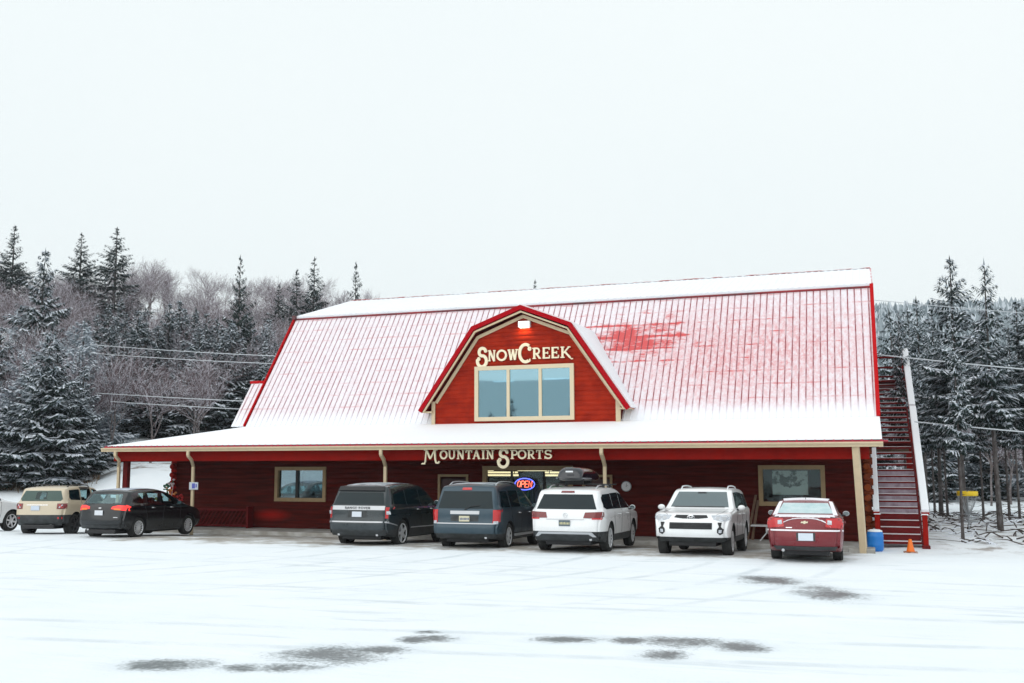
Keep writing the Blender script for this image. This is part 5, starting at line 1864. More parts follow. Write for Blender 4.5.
# ---------- beige compact SUV
p_bg = paint('sand beige paint', (0.58, 0.49, 0.36), .35, 0, .5, .35, (.35, .3, .24))
cab = [[(.36, 1.16), (1.02, 1.12), (1.02, 1.54), (.36, 1.54)], [(1.12, 1.11), (1.80, 1.11), (1.50, 1.50), (1.12, 1.54)]]
sp = dict(top=[(-.68, .34), (-.77, .45), (-.80, .62), (-.77, .80), (-.74, 1.06), (-.58, 1.50), (-.50, 1.60), (.3, 1.66), (1.2, 1.64), (1.5, 1.57), (2.0, 1.15), (2.12, 1.10), (3.1, 1.05), (3.32, .96), (3.42, .75), (3.38, .42)],
          clear=.29, w=.90, clad=[(.69, -.3), (.48, 9)], belt=1.08, wb=2.57, tr=.35, tumble=.20, taper=.15, rc=.35, bow=.07, gap=.075, cabin=cab,
          inner=[(-.40, .85), (1.95, .85), (1.85, 1.12), (1.42, 1.46), (1.1, 1.56), (.2, 1.56), (-.30, 1.50), (-.46, 1.15)],
          ws=[(-.66, 1.20), (.66, 1.20), (.60, 1.50), (-.60, 1.50)], rw=[(-.2, 1.2), (.2, 1.2), (.18, 1.44), (-.18, 1.44)])
c = Car('parked_car', (-26.2, 26.9, LOTZ(27.8)), 14, sp, p_bg, 'boxy beige compact SUV with black bumper, left of the black hatchback', 'car')
c.wheels(5, M['alloy_dark'])
c.panel('rear_window', M['pane_tint'], [('Y', -1, [(-.68, 1.14), (.68, 1.14), (.74, 1.20), (.62, 1.48), (-.62, 1.48), (-.74, 1.20)])])
for poly in cab:
    sides(c, 'side_window', M['car_clear'], poly, off=-.004)
sides(c, 'side_window', M['car_tint'], [(-.40, 1.26), (-.30, 1.18), (.28, 1.16), (.28, 1.53), (-.34, 1.50)])
c.panel('windscreen', M['car_clear'], [('Y', 1, [(-.68, 1.19), (.68, 1.19), (.61, 1.52), (-.61, 1.52)])], off=.001)
c.seats((.3, 1.1))
for sg in (1, -1):
    f = (lambda q: q) if sg > 0 else mir
    o = c.panel('tail_lamp', M['lamp_dark'], [('Y', -1, f([(.60, .88), (.84, .88), (.88, 1.06), (.60, 1.06)])), ('X', sg, [(-.74, .89), (-.58, .89), (-.58, 1.06), (-.72, 1.06)])], off=.014, cell=.05)
    for pl in ([(.66, .93), (.69, .91), (.78, 1.01), (.75, 1.03)], [(.75, .91), (.78, .93), (.69, 1.03), (.66, 1.01)]):
        c.panel('lamp_cross', M['lamp_clear'] if pl[0][0] < .7 else M['lamp_red'], [('Y', -1, f(pl))], parent=o, off=.022 + .002 * (pl[0][0] > .7), cell=.05)
    c.panel('reflector', M['lamp_red'], [('Y', -1, f([(.66, .56), (.78, .56), (.78, .62), (.66, .62)]))], off=.022)
sides(c, 'roof_stripe', M['black'], [(.34, 1.545), (1.46, 1.545), (1.40, 1.60), (.34, 1.60)], off=.006)
c.plate(-.12, .91, .30, .15, m=mat('pale blue plate', (.55, .62, .72), .5))
c.panel('badge', M['chrome'], [('Y', -1, [(-.45, 1.0), (.30, 1.0), (.30, 1.02), (-.45, 1.02)])], off=.012)
c.mirrors(1.75, 1.12, M['black'])
c.rails(-.2, 1.3, .60, M['black'])
c.handles((.75, 1.45), 1.0, M['black'])
seams(c, [[(.32, 1.5), (.32, .9), (.48, .5)], [(1.07, 1.5), (1.07, .5)], [(1.9, 1.1), (1.95, .5)]])
c.exhaust(.4, .36)

# ---------- white crossover cut by the left edge of the photograph
sp = dict(top=[(-.74, .36), (-.84, .44), (-.87, .58), (-.84, .76), (-.80, 1.0), (-.74, 1.10), (-.44, 1.48), (-.38, 1.56), (.4, 1.64), (1.1, 1.63), (1.6, 1.52), (2.3, 1.12), (2.5, 1.07), (3.2, .98), (3.46, .84), (3.55, .62), (3.48, .36)],
          clear=.28, w=.92, belt=1.06, wb=2.68, tr=.36, tumble=.30, taper=.17, rc=.5, bow=.10)
c = Car('parked_car', (-30.28, 25.75, LOTZ(27.3)), 3, sp, p_w2, 'white crossover cut off by the left edge of the view, only its front wheel showing', 'car')
c.wheels(6, M['alloy'])
c.panel('rear_window', M['car_tint'], [('Y', -1, [(-.66, 1.13), (.66, 1.13), (.56, 1.44), (-.56, 1.44)])])
for poly in ([(.50, 1.12), (1.15, 1.12), (1.15, 1.52), (.50, 1.52)], [(1.24, 1.12), (2.0, 1.12), (1.58, 1.46), (1.24, 1.50)], [(-.2, 1.16), (.40, 1.12), (.40, 1.50), (.0, 1.46)]):
    sides(c, 'side_window', M['car_tint'], poly)
c.panel('windscreen', M['car_sky'], [('Y', 1, [(-.7, 1.16), (.7, 1.16), (.58, 1.48), (-.58, 1.48)])])
lamps(c, 'tail_lamp', M['lamp_red'], rear=[(.62, .85), (.88, .85), (.88, 1.05), (.66, 1.05)])
lamps(c, 'headlight', M['lamp_clear'], rear=[(.50, .78), (.84, .80), (.84, .92), (.52, .88)], side=[(3.0, .86), (3.25, .80), (3.25, .90), (3.05, .93)], end=1)
c.mirrors(1.9, 1.1, p_w2)
c.handles((.62, 1.6), .98, M['white'])
seams(c, [[(.2, 1.0), (.35, .7), (.42, .4)], [(1.19, 1.05), (1.19, .38)], [(2.1, 1.05), (2.12, .6), (2.05, .38)]])
# ------------------------------------------------------------------ small things by the walls
UNIT, DATUM = 1.10, -0.24
sg_ = empty('parking_sign', (-20.84, YE + .44, 1.60), label='small white sign with a blue mark strapped to the second downspout', cat='sign')
bm = BM(); box(bm, -.08, .26, -.012, .0, -.14, .10); make('board', bm, M['plate'], sg_)
bm = BM(); box(bm, .03, .15, -.016, -.0125, -.10, .06); box(bm, .17, .22, -.016, -.0125, -.07, .04); make('blue_mark', bm, mat('blue sign print', (.10, .12, .5), .5), sg_)

# ski rack with slanting slats
rk = empty('ski_rack', (-21.1, YW - .22, .12), label='low dark red slatted ski rack against the wall near the left downspout', cat='ski rack')
for x in (-1.12, 1.12):
    bm = BM(); box(bm, x - .04, x + .04, -.2, .12, 0, .72 if x > 0 else .6); make('end_post', bm, M['red_dark'], rk)
for z, y in ((.60, -.05), (.08, -.12)):
    bm = BM(); box(bm, -1.08, 1.08, y - .03, y + .03, z - .04, z + .03); make('rail', bm, M['red_dark'], rk)
for k in range(13):
    x = -1.05 + k * .155
    bm = BM(); beam_between(bm, (x, -.16, .05), (x + .30, -.11, .56), .045, .03); make('slat', bm, M['red_dark'], rk)

# bright bundle at the left corner: winter garden ornament stand
fb = empty('planter', (-22.9, YW - .75, .12), label='planter with yellow, orange and red artificial flowers at the left log corner', cat='planter')
bm = BM(); lathe(bm, [(.14, 0), (.17, .02), (.22, .42), (.25, .45), (.22, .46), (.2, .42)], 16); make('pot', bm, M['black'], fb, smooth=40)
random.seed(3)
for nm_, cl, n_, cx, cz in (('red_blooms', (.45, .01, .012), 12, .42, 1.0), ('yellow_blooms', (.55, .38, .01), 26, -.50, 1.0), ('green_leaves', (.02, .16, .07), 30, -.12, 1.35), ('orange_blooms', (.8, .3, .08), 12, .02, 1.25), ('white_blooms', (.7, .6, .62), 10, .12, 1.5)):
    bm = BM()
    for k in range(n_):
        p = Vector((cx + random.gauss(0, .09), random.gauss(0, .09), cz + random.gauss(0, .09)))
        r_ = bmesh.ops.create_icosphere(bm, subdivisions=1, radius=random.uniform(.03, .055), matrix=Matrix.Translation(p) @ Matrix.Diagonal((1, 1, .7, 1)))
    tube(bm, [(cx * .1, 0, .4), (cx * .5, 0, (cz + .3) * .55), (cx, 0, cz)], .012, 5)
    make(nm_, bm, mat(nm_.replace('_', ' '), cl, .7), fb)

# wall clock
ck = empty('wall_clock', (-6.93, YW - .03, 1.59), label='round white dial thermometer on the dark red wall', cat='clock')
bm = BM(); lathe(bm, [(.155, 0), (.155, .03), (.14, .035)], 28, 'Z', Matrix.Rotation(PI / 2, 4, 'X')); make('case', bm, M['grey_metal'], ck, smooth=40)
bm = BM(); lathe(bm, [(.135, .036), (.13, .038)], 28, 'Z', Matrix.Rotation(PI / 2, 4, 'X')); make('face', bm, M['white'], ck)
bm = BM(); beam_between(bm, (0, -.043, -.02), (.02, -.043, .1), .012, .005); make('hand', bm, M['black'], ck)
bm = BM(); beam_between(bm, (.0, -.049, .0), (.06, -.049, .03), .012, .005); make('hand', bm, M['black'], ck)

# leaning boards, trestle table
for k, (xa, xb, h, lb) in enumerate(((-3.38, -3.14, 1.25, 'left of two weathered boards leaning on the wall beside the table'), (-3.24, -3.08, 1.1, 'right of two weathered boards leaning on the wall beside the table'))):
    bd = empty('leaning_board', (xa, YW - .35, .12), label=lb, cat='board', group='boards leaning on the wall')
    bm = BM(); beam_between(bm, (0, 0, 0), (xb - xa, .30, h), .07, .03); make('board', bm, M['wood_raw'], bd)
tb = empty('folding_table', (-2.62, YW - .5, .12), label='white-topped folding table half hidden behind the red sedan', cat='table')
bm = BM(); box(bm, -.62, .62, -.22, .22, .40, .44, bev=.008); make('tabletop', bm, M['white'], tb)
for s in (-.2, .42):
    for q in (-1, 1):
        bm = BM(); tube(bm, [(s + .0 * q, q * .12, .40), (s, q * .14, .22), (s + .18 * q, q * .16, 0)], .018, 6); make('leg', bm, M['white'], tb)

# blue barrel, cone
br = empty('barrel', (.03, 28.02, 0), label='short blue plastic barrel with snow on top beside the stair', cat='barrel')
bm = BM(); lathe(bm, [(.16, 0), (.19, .03), (.205, .08), (.205, .15), (.212, .17), (.205, .19), (.205, .36), (.212, .38), (.205, .40), (.20, .47), (.17, .52), (.02, .53)], 28); make('body', bm, mat('blue barrel plastic', (.01, .20, .62), .4, noise=(3, .5, (.008, .14, .48))), br, smooth=35)
bm = BM(); lathe(bm, [(.185, .505), (.18, .535), (.12, .56), (.01, .57)], 20); make('snow_cap', bm, M['snow'], br, smooth=50)
cn = empty('traffic_cone', (.87, 27.85, 0), label='small orange traffic cone standing before the stair foot', cat='traffic cone')
bm = BM(); box(bm, -.17, .17, -.17, .17, 0, .03, bev=.012); make('base', bm, mat('dirty cone base', (.25, .07, .015), .7, noise=(8, .8, (.6, .55, .5))), cn)
bm = BM(); lathe(bm, [(.12, .031), (.10, .05), (.035, .34), (.028, .345), (.02, .34)], 20); make('cone', bm, mat('orange cone plastic', (.85, .17, .01), .5), cn, smooth=40)
UNIT, DATUM = 1.0, 0.0

# disc golf basket in the woods
bk = empty('disc_golf_basket', (3.17, 38.9, -.24), label='galvanised disc golf basket with a yellow top band among the right trunks', cat='basket')
bm = BM(); tube(bm, [(0, 0, 0), (0, 0, 1.5)], .025, 8); make('pole', bm, M['grey_metal'], bk)
bm = BM(); lathe(bm, [(.34, 1.32), (.35, 1.33), (.35, 1.47), (.34, 1.48), (.33, 1.47), (.33, 1.33)], 24, cap=False); make('top_band', bm, mat('yellow band', (.80, .55, .01), .5), bk, smooth=40)
for k in range(18):
    a = 2 * PI * k / 18
    bm = BM(); tube(bm, [(.33 * math.cos(a), .33 * math.sin(a), 1.33), (.2 * math.cos(a), .2 * math.sin(a), .98), (.06 * math.cos(a), .06 * math.sin(a), .68)], .010, 4); make('chain', bm, M['grey_metal'], bk)
for zz, rr_ in ((.42, .30), (.55, .34), (.68, .35)):
    bm = BM(); tube(bm, [(rr_ * math.cos(a * PI / 12), rr_ * math.sin(a * PI / 12), zz) for a in range(25)], .012, 6, cap=False); make('basket_ring', bm, M['grey_metal'], bk)
for k in range(14):
    a = 2 * PI * k / 14
    bm = BM(); tube(bm, [(.35 * math.cos(a), .35 * math.sin(a), .68), (.30 * math.cos(a), .30 * math.sin(a), .42), (0, 0, .40)], .008, 4); make('basket_wire', bm, M['grey_metal'], bk)

# ------------------------------------------------------------------ trees
M['bark'] = mat('dark conifer bark', (.055, .045, .042), .9, noise=(4, .7, (.16, .15, .15)))
M['needle'] = mat('dark conifer needles', (.016, .030, .026), .7, spec=.2)
M['frost'] = mat('frosted needles', (.48, .54, .60), .8, spec=.2)
M['snowleaf'] = mat('snow on boughs', (.74, .78, .84), .85, spec=.2)
M['twig'] = mat('mauve grey twigs', (.15, .11, .115), .9, spec=.1)
M['twig_frost'] = mat('frosted twigs', (.55, .53, .58), .9, spec=.1)
M['bare_bark'] = mat('grey hardwood bark', (.13, .105, .10), .9, noise=(2, .7, (.30, .28, .29)))

def kite(bm, p, d, side, ln, wd, mi):
    a = bm.verts.new(p)
    b_ = bm.verts.new(p + d * ln * .45 + side * wd)
    c_ = bm.verts.new(p + d * ln)
    e = bm.verts.new(p + d * ln * .45 - side * wd)
    bm.faces.new((a, b_, c_, e)).material_index = mi

def conifer(seed, H, z0, Lmax, frost, whorl=.32, droop=.25, dens=1.0, shape=.85, nb=6, stubs=0, ragged=.25, spray=1.0, lean=.0):
    """trunk mesh and crown mesh of one conifer"""
    rnd = random.Random(seed)
    tb_, cb = BM(), BM()
    pts, rad = [], []
    wx, wy = rnd.uniform(-.15, .15), rnd.uniform(-.15, .15)
    for k in range(9):
        t = k / 8
        pts.append((wx * math.sin(t * 3) + lean * t * H, wy * math.sin(t * 2.4), H * t - .25 * (k == 0)))
        rad.append(max(.012, .0135 * H * (1 - t) ** .8 + .01) * (1.25 if k == 0 else 1))
    tube(tb_, pts, rad, 7)
    def axis(z):
        t = max(0, min(1, z / H))
        return Vector((wx * math.sin(t * 3) + lean * t * H, wy * math.sin(t * 2.4), z))
    for k in range(stubs):
        z = rnd.uniform(.6, z0)
        a = rnd.uniform(0, 2 * PI)
        l = rnd.uniform(.2, .9)
        o = axis(z)
        tube(tb_, [o, o + Vector((math.cos(a) * l, math.sin(a) * l, rnd.uniform(-.25, .1) * l))], [.018, .006], 3)
    z = z0
    while z < H - .12:
        t = (z - z0) / (H - z0)
        env = Lmax * (1 - t) ** shape * (min(1, .55 + t * 2.2))
        n = max(3, int(nb * (1 - .6 * t) + rnd.uniform(-1, 1)))
        a0 = rnd.uniform(0, 2 * PI)
        for b_ in range(n):
            if rnd.random() < .10: continue
            a = a0 + 2 * PI * b_ / n + rnd.uniform(-.35, .35)
            L = env * rnd.uniform(1 - ragged * 1.6, 1 + ragged) + .10
            o = axis(z + rnd.uniform(-.1, .1))
            up = .35 * t - droop * (1 - t) + rnd.uniform(-.08, .08)
            hd = Vector((math.cos(a), math.sin(a), 0))
            sd = Vector((-hd.y, hd.x, 0))
            m_ = max(2, int(L / .17 * dens))
            tip = o + hd * L + Vector((0, 0, up * L + .10 * L))
            if L > .7:
                tube(cb, [o, o + hd * L * .5 + Vector((0, 0, up * L * .62)), tip], [.022, .014, .005], 3, 0, False)
            heavy = rnd.random() < frost
            for i in range(m_ + 1):
                f = (i + rnd.uniform(0, .8)) / (m_ + 1)
                f = .12 + .88 * f
                p = o + hd * (L * f) + Vector((0, 0, up * L * (1.25 * f - .25 * f * f) + .10 * L * f * f))
                wl = (.42 * L * (1 - f) + .07 + .09 * (1 - t)) * rnd.uniform(.6, 1.15)
                for s_ in (-1, 1):
                    dr = (hd * rnd.uniform(.45, 1.0) + sd * s_ * rnd.uniform(.5, 1.0) + Vector((0, 0, rnd.uniform(-.45, .05) - droop * .3))).normalized()
                    sdv = dr.cross(Vector((rnd.uniform(-.5, .5), rnd.uniform(-.5, .5), 1))).normalized()
                    nseg = 1 + int(wl / .32)
                    for q in range(nseg):
                        pp = p + dr * (wl * q / nseg)
                        ll = wl / nseg * 1.5 + .08 * (1 - .6 * t)
                        ww = rnd.uniform(.045, .085) * spray * (1 - .5 * t)
                        mi = 0
                        kite(cb, pp + Vector((0, 0, -.035)), (dr + Vector((0, 0, -.35))).normalized(), sdv, ll, ww * 1.15, 0)
                        r1 = rnd.random()
                        if r1 < frost * (1.15 if heavy else .62):
                            kite(cb, pp + Vector((0, 0, .025)), dr, sdv, ll, ww * 1.15, 2)
                        elif r1 < frost * 2.0:
                            kite(cb, pp + Vector((0, 0, .012)), dr, sdv, ll * .9, ww, 1)
                        if rnd.random() < .45:
                            dd_ = Vector((rnd.uniform(-.4, .4), rnd.uniform(-.4, .4), -1)).normalized()
                            kite(cb, pp, dd_, hd.cross(dd_).normalized() if hd.cross(dd_).length > .1 else sd, rnd.uniform(.14, .26) * spray, ww, 1 if rnd.random() < frost * .6 else 0)
        z += whorl * rnd.uniform(.7, 1.25) * (1 - .35 * t)
    kite(cb, axis(H - .4), Vector((0, 0, 1)), Vector((1, 0, 0)), .55, .05, 0)
    kite(cb, axis(H - .4), Vector((0, 0, 1)), Vector((0, 1, 0)), .5, .05, 1 if frost > .2 else 0)
    return tb_, cb

def bare_tree(seed, H, spread=.5, frost=.35, depth=5, twig=1.0):
    rnd = random.Random(seed)
    tb_, cb = BM(), BM()
    def strip(p, q, r0, r1, mi, bm, n=3):
        d = (q - p)
        if d.length < 1e-5: return
        u = d.orthogonal().normalized(); v = d.normalized().cross(u)
        A = [bm.verts.new(p + (u * math.cos(2 * PI * k / n) + v * math.sin(2 * PI * k / n)) * r0) for k in range(n)]
        B = [bm.verts.new(q + (u * math.cos(2 * PI * k / n) + v * math.sin(2 * PI * k / n)) * r1) for k in range(n)]
        for k in range(n):
            bm.faces.new((A[k], A[(k + 1) % n], B[(k + 1) % n], B[k])).material_index = mi
    def grow(p, d, L, r, lev):
        nseg = 3 if lev < 3 else 2
        q = p
        dd = d.copy()
        for i in range(nseg):
            nd = (dd + Vector((rnd.gauss(0, .13), rnd.gauss(0, .13), rnd.gauss(.05, .08)))).normalized()
            nq = q + nd * (L / nseg)
            r1 = r * (1 - .28 * (i + 1) / nseg)
            r0 = r * (1 - .28 * i / nseg)
            if lev < 2:
                strip(q, nq, r0, r1, 0, tb_, 6)
            else:
                strip(q, nq, r0, r1, 1 if rnd.random() < frost else 0, cb, 3)
            q, dd = nq, nd
            if lev > 0 and i < nseg - 1 or (lev == 0 and i >= 1):
                if lev < depth:
                    branch(q, dd, L, r1, lev)
        if lev < depth:
            for _ in range(2 if lev else 3):
                branch(q, dd, L, r * .72, lev)
    def branch(q, dd, L, r, lev):
        ax = dd.orthogonal().normalized()
        ax.rotate(Matrix.Rotation(rnd.uniform(0, 2 * PI), 3, dd))
        nd = dd.copy()
        nd.rotate(Matrix.Rotation(rnd.uniform(.25, .25 + spread), 3, ax))
        nd.z += .12
        nd.normalize()
        grow(q, nd, L * rnd.uniform(.58, .80), max(.008 * twig, r * .62), lev + 1)
    grow(Vector((0, 0, -.2)), Vector((0, 0, 1)), H * .42, .012 * H, 0)
    return tb_, cb

def proto(name, tb_, cb, bark, crown_m, crown_name='crown'):
    """meshes of one tree kind; linked objects are made by plant()"""
    tm = bpy.data.meshes.new(name + '_trunk'); tb_.to_mesh(tm); tb_.free(); tm.materials.append(bark)
    cm = bpy.data.meshes.new(name + '_crown'); cb.to_mesh(cm)
    H = max([v.co.z for v in cb.verts] + [1]); cb.free()
    for m_ in crown_m: cm.materials.append(m_)
    return (name, tm, cm, H)

CM = [M['needle'], M['frost'], M['snowleaf']]
TM = [M['twig'], M['twig_frost']]
SP = [proto('spruce_tree', *conifer(10 + i, 12, .8, 3.9, .14, .44, .10, 1.0, 1.0, 7, 6, .30, 1.1), M['bark'], CM) for i in range(3)]
FR = [proto('snowy_conifer', *conifer(20 + i, 8, .5, 2.6, .80, .27, .28, 1.25, .78, 7, 4, .38, .95), M['bark'], CM) for i in range(4)]
MX = [proto('hemlock_tree', *conifer(30 + i, 9, .6, 2.4, .48, .29, .24, 1.15, .85, 7, 8, .36, 1.0), M['bark'], CM) for i in range(3)]
PN = [proto('pine_tree', *conifer(40 + i, 11, 4.4, 2.0, .62, .27, .16, 1.2, .85, 6, 40, .48, .78), M['bark'], CM) for i in range(4)]
FM = [mat('grey frosted needles', (.20, .235, .26), .8, spec=.1), mat('pale frosted needles', (.62, .68, .73), .8, spec=.1), M['snowleaf']]
FW = [proto('rimed_conifer', *conifer(60 + i, 9, .5, 2.5, .98, .38, .30, 1.1, .70, 6, 4, .55, 1.1), M['bark'], FM) for i in range(3)]
BR = [proto('bare_tree', *bare_tree(50 + i, 9, .55, .40, 5, 1.5), M['bare_bark'], TM) for i in range(5)]

def plant(kind, x, y, h, label, group=None, rz=None, wide=1.0, cat='tree', tilt=0.0):
    name, tm, cm, H = kind
    s = h / H
    r_ = empty(name, (x, y, ground_z(x, y) - .05), rz if rz is not None else random.uniform(0, 2 * PI), label=label, cat=cat, group=group)
    r_.scale = (s * wide, s * wide, s)
    r_.rotation_euler.x = tilt
    for nm, me in (('trunk', tm), ('crown', cm)):
        o = bpy.data.objects.new(nm, me)
        COL.objects.link(o)
        o.parent = r_
    return r_

random.seed(11)
# skyline and other single trees one can point to: kind, x, y, height, spread, label
for k, x, y, h, wd, lb in [
    (SP[0], -94.2, 88.9, 12.6, 1.15, 'dark spruce on the skyline at the far left edge'),
    (SP[1], -86.8, 91.7, 12.3, 1.15, 'left of the paired tall dark spruces on the left skyline'),
    (SP[2], -81.5, 91.5, 13.0, 1.3, 'right of the paired tall dark spruces on the left skyline, with open branches'),
    (FR[0], -61.6, 61.4, 13.5, .8, 'tall frosted spruce rising through the bare trees below the left skyline spruces'),
    (SP[1], -43.5, 61.8, 14.1, .62, 'slim pointed spruce rising above the bare trees left of the roof'),
    (SP[2], -57.9, 96.2, 14.2, .9, 'tallest dark spruce just above the left end of the roof ridge'),
    (SP[0], -60.4, 96.6, 12.2, .95, 'shorter dark spruce left of the tallest one above the roof end'),
    (SP[1], -62.3, 96.0, 10.0, 1.0, 'lowest dark spruce in the clump above the left roof end'),
    (SP[0], -53.5, 97.8, 14.6, .6, 'narrow lone spruce above the snowy upper roof at its left end'),
    (SP[2], -35.6, 107.6, 16.8, .6, 'spruce whose tip alone shows above the middle of the ridge'),
    (FW[0], -44.2, 47.3, 9.6, 1.05, 'biggest snow-laden conifer behind the beige car'),
    (FW[2], -43.0, 45.6, 8.0, .9, 'snow-laden conifer just left of the porch roof corner'),
    (FW[1], -48.3, 49.2, 8.6, 1.0, 'snow-laden conifer between the biggest one and the left edge'),
    (FW[2], -47.7, 46.3, 7.6, 1.05, 'snow-laden conifer over the white snowfield near the left edge'),
    (FR[2], -52.2, 48.8, 8.6, 1.0, 'snow-laden conifer cut by the left edge of the view'),
    (FR[3], -42.6, 44.2, 5.6, 1.0, 'low snow-laden conifer in front of the big one behind the black car'),
    (MX[0], -44.8, 59.8, 9.6, .95, 'dark hemlock behind the left end of the porch roof'),
    (MX[1], -51.6, 61.5, 9.0, .95, 'hemlock standing left of the power lines, patchy with snow'),
    (MX[2], -47.0, 63.5, 7.4, .95, 'short dark hemlock right above the porch roof corner'),
    (FR[1], -42.8, 63.9, 8.6, .85, 'frosted conifer beside the small stepped wing of the roof'),
    (MX[0], -47.0, 76.0, 9.4, .85, 'hemlock half hidden by the steep left rake of the roof'),
    (PN[0], 3.6, 46.2, 11.4, .95, 'tallest pine at right, full crown over a bare trunk'),
    (PN[1], 2.55, 54.5, 11.0, .75, 'pine left of the tallest one, its top just under it'),
    (PN[2], 3.0, 51.0, 10.0, .7, 'middle pine close behind the tallest pine at right'),
    (PN[3], 4.25, 39.6, 9.9, .7, 'straight slender pine with a long bare trunk nearest the right edge'),
    (PN[0], 6.3, 47.5, 9.6, 1.1, 'pine whose crown runs out of the right edge of the view'),
    (PN[1], 7.1, 46.4, 10.2, 1.3, 'pine just beyond the right edge, only its lower boughs in view'),
    (MX[1], 1.7, 79.4, 14.0, 1.0, 'hazy conifer directly behind the top of the stair'),
    (MX[2], 3.4, 90.4, 15.6, 1.0, 'hazy tall conifer behind the pines right of the stair'),
]:
    plant(k, x, y, h, lb, wide=wd)
TRUNKS = [(1.25, 40.5, 8.2, 'trunk nearest the stair rail, thin snowy pine'), (3.23, 50.2, 8.5, 'thin pine standing behind the tallest right pine'), (2.66, 35.1, 7.6, 'closest pine, its trunk beside the disc golf basket'),
          (4.38, 46.6, 7.8, 'thin pine between the basket and the slender pine'), (5.40, 46.9, 8.4, 'thin pine right of the slender pine'), (5.61, 45.5, 8.0, 'pine trunk at the very right edge'),
          (2.83, 52.8, 8.6, 'thin pine left of the basket, set back in the wood'), (2.42, 52.7, 7.8, 'narrow pine right of the stair rail, set back'), (2.29, 54.6, 8.8, 'narrowest pine seen next to the stair rail foot'), (1.7, 47.0, 8.3, 'pine just right of the stair rail, half way back')]
for i, (x, y, h, lb) in enumerate(TRUNKS):
    plant(PN[(i + 1) % 4], x, y, h + .2, lb, wide=.45)

def polar(az, d):
    return d * math.sin(az), d * math.cos(az)
# bare hardwoods and mixed conifers over the left hillside
random.seed(23)
n = 0
while n < 150:
    az = R(random.uniform(-50, -27))
    d = random.uniform(74, 158) if random.random() < .8 else random.uniform(62, 80)
    x, y = polar(az, d)
    plant(random.choice(BR), x, y, random.uniform(6.2, 8.8) * (.82 if d > 112 else 1.0), 'frosted mauve-grey bare hardwood in the wood on the hillside left of the barn', 'bare hardwoods on the left hillside', wide=random.uniform(.95, 1.3))
    n += 1
n = 0
while n < 62:
    az = R(random.uniform(-50, -28))
    d = random.uniform(56, 100)
    x, y = polar(az, d)
    if d < 80 and az > R(-41.6): continue
    lowslope = d < 80
    k = random.choice(FR + FW + FW + MX) if lowslope else random.choice(MX + FW)
    plant(k, x, y, random.uniform(5, 8.5), 'snow-flecked conifer in the lower wood behind the parked cars, left of the barn', 'conifers on the left hillside', wide=random.uniform(.8, 1.1))
    n += 1
for i in range(26):
    x, y = polar(R(random.uniform(-42, -33)), random.uniform(71, 88))
    plant(random.choice(MX + FR[:2]), x, y, random.uniform(7, 10), 'snow-flecked conifer in the lower wood behind the parked cars, left of the barn', 'conifers on the left hillside', wide=random.uniform(.8, 1.1))
for i in range(16):
    x, y = polar(R(random.uniform(-30, -8)), random.uniform(118, 150))
    plant(random.choice(BR), x, y, random.uniform(8, 11), 'bare hardwood far behind the barn with only its top twigs near the ridge line', 'bare hardwoods behind the barn')
for i in range(60):
    x, y = polar(R(random.uniform(-46, -27)), random.uniform(108, 150))
    plant(random.choice(BR), x, y, random.uniform(5.6, 7.6), 'frosted mauve-grey bare hardwood in the wood on the hillside left of the barn', 'bare hardwoods on the left hillside', wide=1.35)
# dense snowy wood closing the view on the right
random.seed(31)
for i in range(54):
    az = R(random.uniform(-1.0, 11))
    d = random.uniform(66, 120)
    x, y = polar(az, d)
    plant(random.choice(FW + FW + MX), x, y, random.uniform(6.5, 11) * (d / 85) ** .5, 'snowy conifer in the dense wood beyond the snowfield on the right', 'conifers of the right-hand wood', wide=random.uniform(.8, 1.05))
for i in range(22):
    az = R(random.uniform(.5, 10))
    d = random.uniform(62, 84)
    x, y = polar(az, d)
    plant(random.choice(BR), x, y, random.uniform(4, 8), 'frosted bare sapling among the conifers of the right-hand wood', 'bare saplings of the right-hand wood')
# the far wooded hill, too many trees to count
random.seed(41)
bm = BM()
for i in range(4200):
    az = R(random.uniform(-14, 17))
    d = random.uniform(215, 385)
    x, y = polar(az, d)
    if x < -80: continue
    z = ground_z(x, y)
    h = random.uniform(4, 8)
    r0 = h * random.uniform(.26, .40)
    mi = 0 if random.random() < .6 else 1
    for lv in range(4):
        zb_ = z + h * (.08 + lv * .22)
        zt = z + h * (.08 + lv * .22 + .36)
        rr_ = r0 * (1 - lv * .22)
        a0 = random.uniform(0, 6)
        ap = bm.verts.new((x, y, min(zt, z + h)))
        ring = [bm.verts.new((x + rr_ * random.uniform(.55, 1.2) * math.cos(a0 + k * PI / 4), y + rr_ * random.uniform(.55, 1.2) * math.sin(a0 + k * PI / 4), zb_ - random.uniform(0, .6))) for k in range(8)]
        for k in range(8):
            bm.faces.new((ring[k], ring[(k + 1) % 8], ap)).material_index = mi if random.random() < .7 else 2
make('far_woods', bm, [mat('far snowy haze-paled needles', (.30, .35, .38), .9, spec=.1), mat('far dark needles', (.17, .21, .235), .9, spec=.1), mat('far snow boughs', (.6, .65, .70), .9, spec=.1)],  # snowy needles, with the fading of distance haze paled into their colours
     label='distant hill covered in snowy conifers, fading into haze at right', cat='woods', kind='stuff')

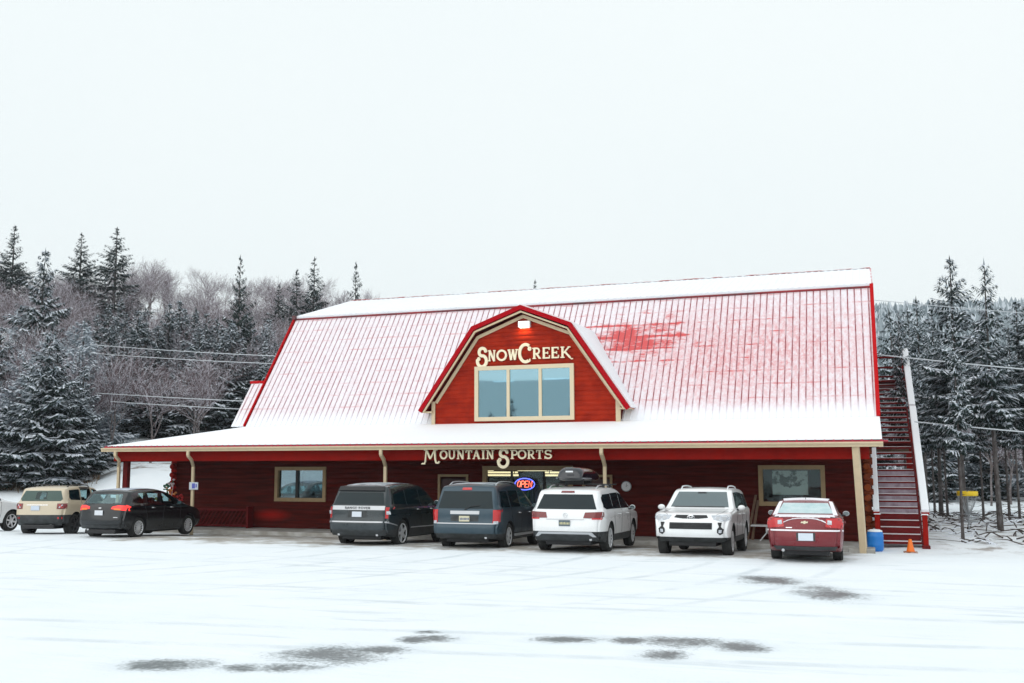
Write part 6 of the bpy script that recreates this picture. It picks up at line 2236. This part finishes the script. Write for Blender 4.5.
# fallen branches and brush in the right-hand wood; weeds along the foot of the left wood
random.seed(51)
bm = BM()
for i in range(420):
    x, y = random.uniform(1.6, 9.5), random.uniform(34, 52)
    if x < 1.6 + (y - 34) * .02: continue
    if y < 36 and x < 2.4: continue
    a = random.uniform(0, PI)
    l = random.uniform(.3, 1.4)
    z = ground_z(x, y)
    p = Vector((x, y, z + .03))
    q = p + Vector((math.cos(a) * l, math.sin(a) * l, random.uniform(0, .22)))
    tube(bm, [p, (p + q) / 2 + Vector((0, 0, random.uniform(0, .12))), q], [.025, .02, .008], 4, 0 if random.random() < .7 else 1)
make('fallen_branches', bm, [mat('dead wood on snow', (.06, .045, .04), .9), M['snowleaf']], label='litter of dead branches on the snow under the right pines', cat='brush', kind='stuff')
bm = BM()
for i in range(9000):
    s_ = random.gauss(59.5, 1.1)
    az = R(random.uniform(-50, -42))
    k_ = -0.669 * math.sin(az) + 0.743 * math.cos(az)
    x, y = polar(az, s_ / k_)
    z = ground_z(x, y)
    h = random.uniform(.08, .42)
    a = random.uniform(0, PI)
    w_ = .03
    v = [bm.verts.new((x - w_ * math.cos(a), y - w_ * math.sin(a), z)), bm.verts.new((x + w_ * math.cos(a), y + w_ * math.sin(a), z)), bm.verts.new((x + random.uniform(-.15, .15), y, z + h))]
    bm.faces.new(v).material_index = 0 if random.random() < .6 else 1
make('dead_grass', bm, [mat('dead brown grass', (.22, .15, .09), .9), mat('grey weeds', (.30, .27, .24), .9)], label='strip of dead brown grass and weeds at the foot of the left wood', cat='grass', kind='stuff')

# power lines
def wire(a, b_, sag, lb, r_=.022):
    bm = BM()
    A, B = Vector(a), Vector(b_)
    tube(bm, [A.lerp(B, t / 40) - Vector((0, 0, sag * 4 * (t / 40) * (1 - t / 40))) for t in range(41)], r_, 5)
    tag(make('power_line', bm, M['wire']), lb, 'power line', 'power lines strung behind the barn')
M['wire'] = mat('snow-rimed cable', (.50, .53, .56), .6)

# trees behind the photographer, mirrored in the upstairs window
for x, y, h, k in ((-36, -58, 9.5, MX[0]), (-40, -60, 8.0, BR[1]), (-44, -57, 10.5, SP[0]), (-48, -60, 9.0, MX[1]), (-53, -58, 10.0, SP[1])):
    plant(k, x, y, h, 'tree behind the photographer, mirrored in the upstairs window', 'trees across the road', wide=1.2)
for a, b_, sag, lb in [((-43, 46.5, 9.2), (-12, 44, 6.9), .3, 'highest of the power lines crossing the left wood'), ((-43, 46.5, 8.7), (-12, 44, 6.6), .3, 'second highest power line crossing the left wood'),
                       ((-41, 45, 6.2), (-12, 44, 4.7), .2, 'third power line down crossing the left wood'), ((-40, 45, 5.7), (-12, 44, 4.3), .2, 'lowest power line crossing the left wood'),
                       ((.36, 36, 5.92), (14, 36, 4.2), .1, 'power line running from the gable past the top of the stair to the pines'), ((.36, 36, 7.8), (14, 36, 6.0), .1, 'thin high power line before the hazy right hill'),
                       ((1.42, 35.5, 3.6), (14, 36, 2.4), .08, 'low power line running from the stair rail past the right trunks')]:
    wire(a, b_, sag, lb, .022 if 'thin' not in lb else .012)

# winter air over the valley
bm = BM()
box(bm, -720, 720, -320, 820, -1.4, 82)
hz = bpy.data.materials.new('winter haze')
hz.use_nodes = True
n_, l_ = hz.node_tree.nodes, hz.node_tree.links
n_.clear()
ho = n_.new('ShaderNodeOutputMaterial')
hv = n_.new('ShaderNodeVolumePrincipled')
hv.inputs['Color'].default_value = (.90, .95, 1.0, 1)
hv.inputs['Density'].default_value = 0.00035
hv.inputs['Anisotropy'].default_value = 0.2
l_.new(hv.outputs[0], ho.inputs['Volume'])
make('haze', bm, hz, kind='stuff', label='thin pale winter haze over the valley', cat='haze')
